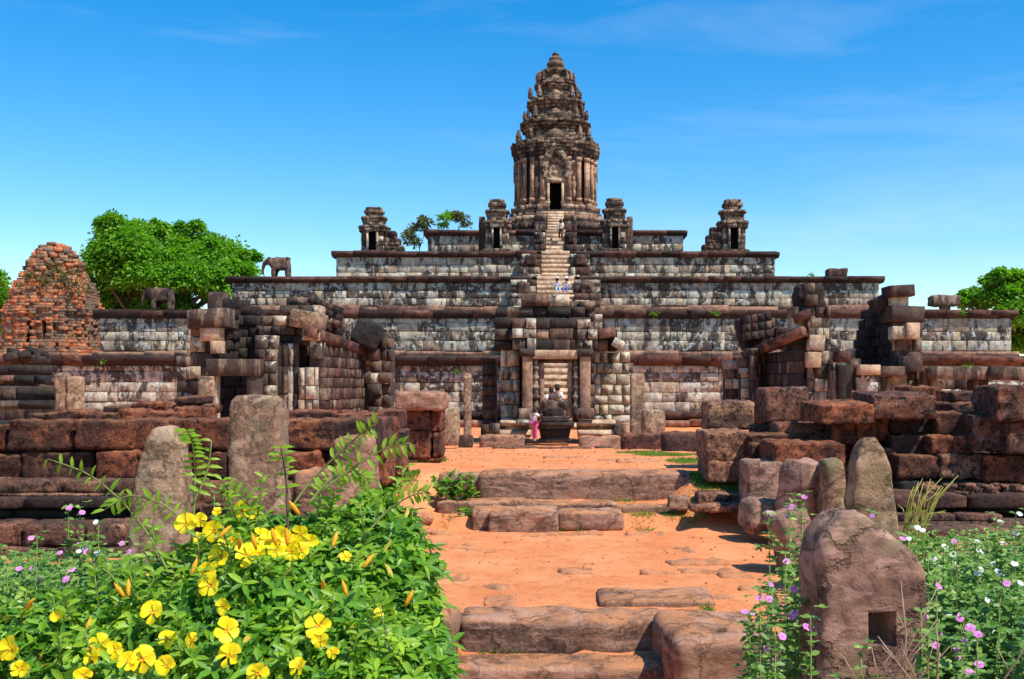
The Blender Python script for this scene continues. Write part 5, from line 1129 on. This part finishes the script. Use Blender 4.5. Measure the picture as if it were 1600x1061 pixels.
# little orange buds
bud = MB(); bud.lathe([(.004, 0), (.008, .02), (.010, .04), (.005, .06), (.001, .07)], (0, 0, 0), 6); BUD = fastmesh('bud', bud.V, bud.F, bud.S, [YELO], None, True)
for k in range(26):
    px, py = R.choice([(x, y) for x, y, _ in FLW] + [(670, 950), (560, 870), (620, 850), (540, 930)]); d_ = 3.95
    ob('bud', BUD, bush, Vector((X(px + R.uniform(-50, 50), d_), d_, Z(py + R.uniform(-30, 30), d_))) - bl, (R.uniform(-.8, .8), R.uniform(-.8, .8), 0))
P_ = []; U_ = []; N_ = []
for k in range(70):
    b_ = R.choice(blobs); a_ = R.uniform(.2, 2.9); base = Vector(b_[:3]) + Vector((math.cos(a_) * .8, R.uniform(-.8, 0), math.sin(a_) * .8)) * b_[3]
    tip = base + Vector((R.uniform(-.07, .07), R.uniform(-.08, .02), R.uniform(.08, .22))); MB().tube([base - bl, tip - bl], [.004, .002], 4).build('shoot_stem', STEMG, bush)
    for j in range(6):
        p_ = base.lerp(tip, .3 + .14 * j); aa = j * 1.9
        for sd in (0, 3.14): P_.append(p_); U_.append((math.cos(aa + sd), math.sin(aa + sd) * .7, R.uniform(.3, 1.1))); N_.append((R.uniform(-.4, .4), -R.uniform(.3, 1), .8))
l_ = .055 * rs.uniform(.7, 1.25, len(P_)); foliage('young_shoots', P_, U_, N_, l_, l_ * .34, LEAFS, bush, .3)
# arching sprays of paired drooping leaflets
lv, lf, ls = leaves([(0, 0, 0)], [(1, 0, 0)], [(0, 0, 1)], [1.0], [.40], .55); SPL = fastmesh('spray_leaf', lv, lf, ls, [LEAFS], None)
SPR = [[(265, 900), (235, 850), (190, 790), (140, 740), (82, 716)], [(300, 850), (300, 760), (298, 720), (300, 690), (298, 672)], [(330, 880), (290, 830), (255, 790), (200, 770), (170, 795)], [(450, 840), (445, 770), (440, 730), (438, 700)], [(450, 800), (480, 755), (520, 715), (560, 680), (590, 662)], [(500, 770), (550, 730), (600, 700), (640, 692)], [(480, 790), (510, 750), (550, 735), (575, 750)], [(340, 900), (280, 880), (230, 870), (200, 880)], [(400, 860), (400, 810), (370, 775), (350, 760)], [(560, 850), (600, 800), (640, 775), (665, 770)], [(210, 960), (170, 900), (130, 880)], [(300, 790), (320, 740), (325, 690)]]
for sp in SPR:
    d0 = 4.35; pts = [Vector((X(a, d0), d0 + .05 * math.sin(i), Z(b, d0))) for i, (a, b) in enumerate(sp)]
    dense = []
    for i in range(len(pts) - 1):
        for k in range(4): dense.append(pts[i].lerp(pts[i + 1], k / 5))
    dense.append(pts[-1])
    for _ in range(2): dense = [dense[0]] + [(dense[i - 1] + dense[i] * 2 + dense[i + 1]) / 4 for i in range(1, len(dense) - 1)] + [dense[-1]]
    n = len(dense); MB().tube([p - bl for p in dense], [.006 - .004 * i / n for i in range(n)], 5).build('spray_stem', STEMB if sp[0] == (450, 840) else STEMG, bush, smooth=True)
    step = 2 if n > 16 else 1
    for i in range(max(2, n // 4), n):
        tg = (dense[min(i + 1, n - 1)] - dense[i - 1]).normalized()
        for sd in (-1, 1):
            if R.random() < .18: continue
            side = Vector((tg.z, R.uniform(-.5, .5), -tg.x)).normalized() * sd
            dr = (side * .8 + tg * .45 + Vector((0, -.25, -.1 if abs(tg.z) > .6 else -.25))).normalized(); up = Vector((0, -.75, .6)); yv = up.cross(dr).normalized(); zv = dr.cross(yv); qn = Matrix((dr, yv, zv)).transposed().to_quaternion(); L_ = R.uniform(.038, .060)
            ob('leaf', SPL, bush, dense[i] - bl, qn.to_euler(), (L_, L_, L_))
# ---------------------------------------------------------------- periwinkles
pc = MB(); pc.lathe([(.10, 0), (.12, .03), (.05, .05)], (0, 0, 0), 6); 
def flowermesh(name, PM, mat, cmat):
    V = []; Fq = []; Sz = []; n = 0; vs = np.array([v.co[:] for v in PM.vertices]); MI = []
    for k in range(5):
        a = k * 1.2566; c, s_ = math.cos(a), math.sin(a); rot = np.array([[c, -s_, 0], [s_, c, 0], [0, 0, 1]]); V.append(vs @ rot.T)
        for p in PM.polygons: Fq += [i + n for i in p.vertices]; Sz.append(len(p.vertices)); MI.append(0)
        n += len(vs)
    V = np.concatenate(V); V = np.concatenate([V, np.array(pc.V) + np.array([0, 0, .03])]); Fq += [i + n for i in pc.F]; Sz += pc.S; MI += [1] * len(pc.S)
    return fastmesh(name, V, Fq, Sz, [mat, cmat], MI, True)
REDC = plain('flower_eye', (.5, .05, .2), .6); 
FP = flowermesh('pink_flower', PP_, PINK, REDC); FW = flowermesh('white_flower', PW_, WHITE, YELO)
def periwinkle(px, pyt, d_, spread, nst, nfl, kind, lab, pyb=None, ln=.042, flower_at=None):
    x0 = X(px, d_); zt = Z(pyt, d_); zb = gh(x0, d_) - .02; t = thing('periwinkle', lab, 'flowering plant', (x0, d_, zb), 'periwinkles growing beside the path')
    H = zt - zb; sm = MB(); PP = []; UU = []; NN = []; tops = []
    for k in range(nst):
        top = Vector((R.uniform(-1, 1) * spread, R.uniform(-.8, .8) * spread, H * (R.uniform(.55, 1) if k else 1))); s_ = Vector((top.x * .35, top.y * .35, 0)); m_ = s_.lerp(top, .5) + Vector((top.x * .2, 0, 0))
        sm.tube([s_, m_, top], [.006, .004, .003], 5); tops.append(top)
        nn = max(5, int(min(H, 1.3) / .042))
        for j in range(nn):
            f = 1 - j * .042 / H if H > .2 else 1 - j / nn
            if f < .05: break
            p = m_.lerp(top, (f - .5) * 2) if f > .5 else s_.lerp(m_, f * 2)
            a = j * 1.57 + k
            for sd in (0, math.pi):
                PP.append(p + t.location); UU.append((math.cos(a + sd), math.sin(a + sd), R.uniform(-.2, .8))); NN.append((R.uniform(-.5, .5), -R.uniform(.3, 1.2), .8))
            if R.random() < .6:
                # side shoot
                q_ = p + Vector((math.cos(a), math.sin(a), .6)) * R.uniform(.03, .07)
                for z_ in range(4): PP.append(q_ + t.location); UU.append((math.cos(a + z_ * 1.57), math.sin(a + z_ * 1.57), .5)); NN.append((0, 0, 1))
    nf_ = int(70 * (spread / .15) ** 1.5 * min(1.6, max(.35, nst / 8)))
    for j in range(nf_ if nst > 3 else 4):
        tp = R.choice(tops); f = R.random() ** .75; q_ = Vector((tp.x * (.35 + .65 * f), tp.y * (.35 + .65 * f), tp.z * (.12 + .84 * f))) + Vector((R.uniform(-1, 1), R.uniform(-1, 1), 0)) * spread * .35
        a0 = R.uniform(0, 6)
        for z_ in range(6): PP.append(q_ + t.location); UU.append((math.cos(a0 + z_ * 1.05), math.sin(a0 + z_ * 1.05) * .7, R.uniform(-.5, 1.2))); NN.append((R.uniform(-.6, .6), -R.uniform(.2, 1.4), .8))
    sm.build('stem', STEMG, t, smooth=True); k = len(PP); lnn = ln * rs.uniform(.7, 1.25, k)
    foliage('foliage', PP, UU, NN, lnn, lnn * .58, LEAFP, t, .25)
    R.shuffle(tops)
    for j in range(int(nfl * 1.9)):
        p = tops[j % len(tops)] + Vector((R.uniform(-.03, .03), -.02, R.uniform(-.05, .02) if j < len(tops) else R.uniform(-.25, -.05)))
        qn = Vector((R.uniform(-.5, .5), -.7, R.uniform(.4, 1.2))).to_track_quat('Z', 'Y'); s_ = R.uniform(.017, .023)
        ob('flower', FP if kind == 'p' else FW, t, p, (qn @ Euler((0, 0, R.uniform(0, 6))).to_quaternion()).to_euler(), (s_,) * 3)
PER = [(1235, 775, 6.6, .22, 12, 5, 'p', 'pink periwinkle growing up against the wedge shaped stone'), (1190, 860, 6.0, .16, 9, 4, 'p', 'pink periwinkle at the right edge of the path'), (1215, 915, 5.2, .18, 11, 6, 'p', 'pink periwinkle between the path and the square holed stone'), (1185, 930, 5.8, .14, 8, 3, 'p', 'straggly pink periwinkle leaning out over the path'), (1240, 985, 4.6, .13, 8, 3, 'p', 'pink periwinkle in front of the slotted cheek block'), (1282, 965, 4.4, .06, 4, 2, 'p', 'pink periwinkle growing close before the left side of the square holed stone'), (1300, 800, 6.6, .12, 6, 1, 'p', 'low green periwinkle behind the left shoulder of the square holed stone'), (1375, 800, 6.4, .13, 7, 4, 'p', 'pink periwinkle before the tall lichened standing stone'),
    (1455, 850, 5.9, .20, 12, 5, 'p', 'pink periwinkle right behind the shoulder of the square holed stone'), (1520, 850, 6.2, .26, 14, 9, 'w', 'white periwinkle below the right wall mouldings'), (1585, 800, 6.6, .14, 8, 5, 'w', 'tall white periwinkle at the right edge of the picture'), (1590, 880, 5.6, .22, 13, 7, 'w', 'dense white periwinkle at the right edge beneath the tallest white one'), (1500, 905, 5.2, .2, 13, 6, 'p', 'pink periwinkle in the middle of the right flower bed'), (1490, 965, 4.6, .17, 11, 5, 'p', 'pink periwinkle touching the right side of the square holed stone'), (1570, 940, 4.8, .2, 13, 5, 'p', 'pink periwinkle at the right edge below the white ones'), (1540, 990, 4.2, .18, 12, 5, 'p', 'large leafed pink periwinkle at the bottom right corner'), (1600, 1010, 4.2, .16, 9, 3, 'p', 'pink periwinkle cut off by the bottom right corner'), (1440, 820, 6.8, .16, 9, 6, 'w', 'white periwinkle under the yellow grass stems'), (1345, 1010, 4.3, .03, 2, 0, 'p', 'single young green sprout in front of the square hole'), (1550, 870, 6.9, .2, 10, 6, 'w', 'white periwinkle behind the dense one at right'),
    (118, 790, 7.0, .05, 3, 2, 'p', 'tall single pink periwinkle against the left wall mouldings'), (150, 815, 6.8, .12, 7, 4, 'w', 'white periwinkle before the left wall mouldings'), (65, 840, 6.6, .12, 8, 4, 'p', 'pink periwinkle near the left edge before the wall'), (25, 870, 6.2, .18, 10, 3, 'p', 'pink periwinkle cut off by the left edge'), (180, 850, 6.4, .13, 8, 4, 'p', 'pink periwinkle at the foot of the pointed standing stone'), (100, 885, 5.6, .22, 14, 4, 'p', 'spreading pink periwinkle behind the left part of the yellow bush'), (30, 930, 5.2, .2, 12, 3, 'p', 'pink periwinkle at the left edge above the yellow flowers'), (210, 890, 5.6, .16, 10, 1, 'p', 'green periwinkle between the yellow bush and the pointed standing stone'), (340, 770, 7.6, .06, 4, 1, 'p', 'small pink periwinkle at the foot of the broad standing stone')]
for a in PER: periwinkle(*a)
def bed(lab, pts, n, ln):
    PP = []; UU = []; NN = []
    for (px0, px1, d0, d1, hh) in pts:
        for k in range(n):
            d_ = R.uniform(d0, d1); x_ = X(R.uniform(px0, px1), d_); z_ = gh(x_, d_) + R.random() ** .8 * hh; a0 = R.uniform(0, 6)
            for j in range(5): PP.append((x_, d_, z_)); UU.append((math.cos(a0 + j * 1.25), math.sin(a0 + j * 1.25) * .7, R.uniform(-.4, 1.1))); NN.append((R.uniform(-.6, .6), -R.uniform(.2, 1.3), .8))
    k = len(PP); l_ = ln * rs.uniform(.7, 1.3, k); o = foliage('ground_cover', PP, UU, NN, l_, l_ * .58, LEAFP, None, .25); tag(o, lab, 'ground cover')
bed('mass of low leafy periwinkle shoots covering the ground right of the path', [(1225, 1480, 7, 13, .40), (1400, 1700, 6.5, 9, .55), (1390, 1720, 9, 12.6, .5), (1400, 1720, 12.4, 14.6, .45), (1440, 1700, 4.6, 7, .9), (1460, 1680, 3.9, 4.6, .75), (1190, 1262, 5.2, 8.5, .45)], 2600, .05)
bed('mass of low leafy shoots covering the ground left of the yellow bush', [(-90, 200, 7, 10, .6), (-100, 200, 9.8, 13.3, .4), (-80, 240, 5.0, 7.5, .9), (-60, 330, 8, 12.5, .3)], 2600, .05)
# dry twigs and yellow grass stems
tg = thing('dry_twigs', 'bare pale dry twigs standing before the square holed stone', 'twigs', (X(1420, 4.3), 4.3, .45)); mb = MB()
for (a, b) in [((1420, 1080), (1395, 900)), ((1400, 1070), (1458, 895)), ((1435, 1075), (1360, 985)), ((1420, 1060), (1405, 980)), ((1395, 1080), (1450, 960)), ((1440, 1080), (1395, 1000)), ((1470, 1075), (1448, 960)), ((1380, 1090), (1350, 1000)), ((1340, 1090), (1340, 1030)), ((1430, 1080), (1470, 1000)), ((1560, 1090), (1595, 980)), ((1375, 1080), (1380, 1020))]:
    p0 = Vector((X(a[0], 4.3), 4.35, Z(a[1], 4.3))); p1 = Vector((X(b[0], 4.3), 4.2, Z(b[1], 4.3))); m_ = p0.lerp(p1, .5) + Vector((R.uniform(-.015, .015), 0, 0)); p00 = p0 + Vector((0, 0, -.7))
    mb.tube([p00 - tg.location, p0 - tg.location, m_ - tg.location, p1 - tg.location], [.005, .0045, .0035, .0015], 5)
    s_ = p0.lerp(p1, .4); e_ = s_ + Vector((R.uniform(-.08, .08), 0, R.uniform(.04, .12))); mb.tube([s_ - tg.location, e_ - tg.location], [.003, .001], 4)
mb.build('twig', TWIG, tg, smooth=True)
yg = thing('yellow_stems', 'tuft of arching yellow stems before the dark mouldings at right', 'plant', (X(1430, 9), 9, .3)); P = []; U = []
mb = MB()
for k in range(26):
    p0 = Vector((X(1428, 9) + R.uniform(-.08, .1), 9 + R.uniform(-.1, .1), Z(815, 9) - .1)); e_ = p0 + Vector((R.uniform(-.1, .35), R.uniform(-.1, .1), R.uniform(.15, .5))); m_ = p0.lerp(e_, .5) + Vector((0, 0, .08)); mb.tube([p0 - yg.location + Vector((0, 0, -.8)), p0 - yg.location, m_ - yg.location, e_ - yg.location], [.006, .006, .005, .003], 4)
mb.build('stem', DRYG, yg)

# ---------------------------------------------------------------- people
SKIN = plain('skin', (.42, .24, .15), .6, .1); HAIR = plain('dark_hair', (.02, .015, .012), .5, .2); WSH = plain('white_shirt', (.80, .78, .76), .8, .08); LBL = plain('pale_blue_shirt', (.52, .60, .74), .8, .1); BLU = plain('blue_shirt', (.10, .18, .45), .8, .1)
BLK = plain('black_trousers', (.02, .02, .025), .8, .2); PNK = plain('pink_trousers', (.62, .08, .22), .8, .1); RED = plain('red_shirt', (.5, .05, .04), .8, .1); TANH = plain('straw_hat', (.62, .55, .42), .8, .1); GRY = plain('grey_trousers', (.22, .22, .25), .8, .1)
def person(px, d_, z_, h, pose, shirt, trous, lab, rz=0, hat=None, dy=0):
    t = thing('person', lab, 'person', (X(px, d_), d_ + dy, z_), None, rz); s_ = h / 1.7; t.scale = (s_,) * 3
    if pose == 'sit':   # hips at z .0 of the seat, feet lower in front (-y)
        hip = (0, 0, .12); ch = (0, -.10, .50); nk = (0, -.12, .64); hd = (0, -.15, .80)
        legs = [[(sx_ * .09, 0, .12), (sx_ * .12, -.42, .16), (sx_ * .12, -.50, -.26), (sx_ * .13, -.62, -.30)] for sx_ in (-1, 1)]
        arms = [[(sx_ * .19, -.10, .54), (sx_ * .25, -.18, .30), (sx_ * .12, -.40, .24), (sx_ * .08, -.47, .23)] for sx_ in (-1, 1)]
    else:
        hip = (0, 0, .92); ch = (0, -.03, 1.28); nk = (0, -.02, 1.44); hd = (0, -.04, 1.60)
        l1 = -.18 if pose == 'climb' else -.04; up_ = .22 if pose == 'climb' else 0
        legs = [[(-.09, 0, .90), (-.10, .02, .48), (-.10, .05, .06), (-.10, -.10, .03)], [(.09, 0, .90), (.10, l1 * 1.2, .50 + up_ * .8), (.10, l1, .06 + up_), (.10, l1 - .15, .03 + up_)]]
        arms = [[(-.19, -.03, 1.36), (-.26, 0, 1.08), (-.24, -.12, .84), (-.24, -.15, .76)], [(.19, -.03, 1.36), (.26, 0, 1.08), (.24, -.12, .84), (.24, -.15, .76)]]
        if pose == 'point': arms[1] = [(.19, -.03, 1.36), (.36, -.1, 1.22), (.52, -.22, 1.34), (.60, -.24, 1.38)]
    V = [(*hip, (.15, .11)), (*ch, (.16, .11)), (*nk, .055), (hd[0], hd[1], hd[2] - .06, .085), (hd[0], hd[1], hd[2] + .05, .085)]; E = [(0, 1), (1, 2), (2, 3), (3, 4)]
    SV = [(hip[0], hip[1], hip[2] - .03, (.165, .125)), (ch[0], ch[1], ch[2] - .12, (.16, .12)), (ch[0], ch[1], ch[2] + .06, (.165, .11))]; SE = [(0, 1), (1, 2)]; TV = [(*hip, (.17, .13))]; TE = []
    for L_ in legs:
        i = len(V); V += [(*p, r) for p, r in zip(L_[1:], (.06, .045, .035))]; E += [(0, i), (i, i + 1), (i + 1, i + 2)]
        i = len(TV); TV += [(*L_[0], .10), (*L_[1], .078), (L_[2][0], L_[2][1], L_[2][2] + .04, .062)]; TE += [(0, i), (i, i + 1), (i + 1, i + 2)]
    for L_ in arms:
        i = len(V); V += [(*p, r) for p, r in zip(L_, (.055, .042, .032, .03))]; E += [(1, i), (i, i + 1), (i + 1, i + 2), (i + 2, i + 3)]
        i = len(SV); m_ = Vector(L_[0]).lerp(Vector(L_[1]), .8); SV += [(*L_[0], .07), (*m_, .062)]; SE += [(2, i), (i, i + 1)]
    skin('body', V, E, SKIN, t, 1); skin('shirt', SV, SE, shirt, t, 1); skin('trousers', TV, TE, trous, t, 1)
    hm = MB(); hm.lathe([(.10, -.14), (.112, -.05), (.112, .04), (.09, .10), (.03, .13)], (0, .025, 0), 12); hm.build('hair', HAIR, t, hd, True)
    fm = MB(); fm.lathe([(.012, -.01), (.014, .0), (.004, .03)], (0, -.10, 0), 6); fm.build('nose', SKIN, t, (hd[0], hd[1], hd[2] - .02), True)
    for sx_ in (-1, 1):
        ea = MB(); ea.lathe([(.01, -.03), (.016, 0), (.01, .03)], (sx_ * .10, .0, 0), 6); ea.build('ear', SKIN, t, (hd[0], hd[1], hd[2] - .01), True)
    if hat:
        hh = MB(); hh.lathe([(.21, 0), (.2, .015), (.115, .03), (.11, .10), (.06, .13), (.01, .135)], (0, 0, 0), 14); hh.build('hat', hat, t, (hd[0], hd[1], hd[2] + .05), True)
    return t
# man climbing the upper stairs, back to the camera: stands on the fifth tier flight
y5 = PC - 10; n5 = 7; k5 = 4
person(876, 79.6, Z(377, 79.6), 1.66, 'climb', WSH, BLK, 'person in a white shirt and black trousers climbing the upper stairs', math.pi)
# people sitting low on the third flight
person(870, 67.25, Z(452, 67.25) - .05, 1.5, 'sit', LBL, LBL, 'person in pale blue clothes and straw hat sitting on the stairs', .2, TANH)
person(886, 67.25, Z(452, 67.25) - .05, 1.5, 'sit', WSH, BLU, 'person in white shirt, blue trousers and white hat sitting on the stairs', -.3, WSH)
person(860, 41.8, Z(636, 41.8), 1.5, 'sit', WSH, BLK, 'person in white shirt and black trousers sitting at left in the gatehouse doorway', .3)
person(873, 41.7, Z(634, 41.7), 1.6, 'sit', WSH, LBL, 'dark haired person in white and pale blue sitting at right in the gatehouse doorway', -.5)
person(835.5, 39.6, Z(689, 39.6), 1.28, 'point', WSH, PNK, 'person in a white shirt and pink trousers standing left of the pedestal', -.6)
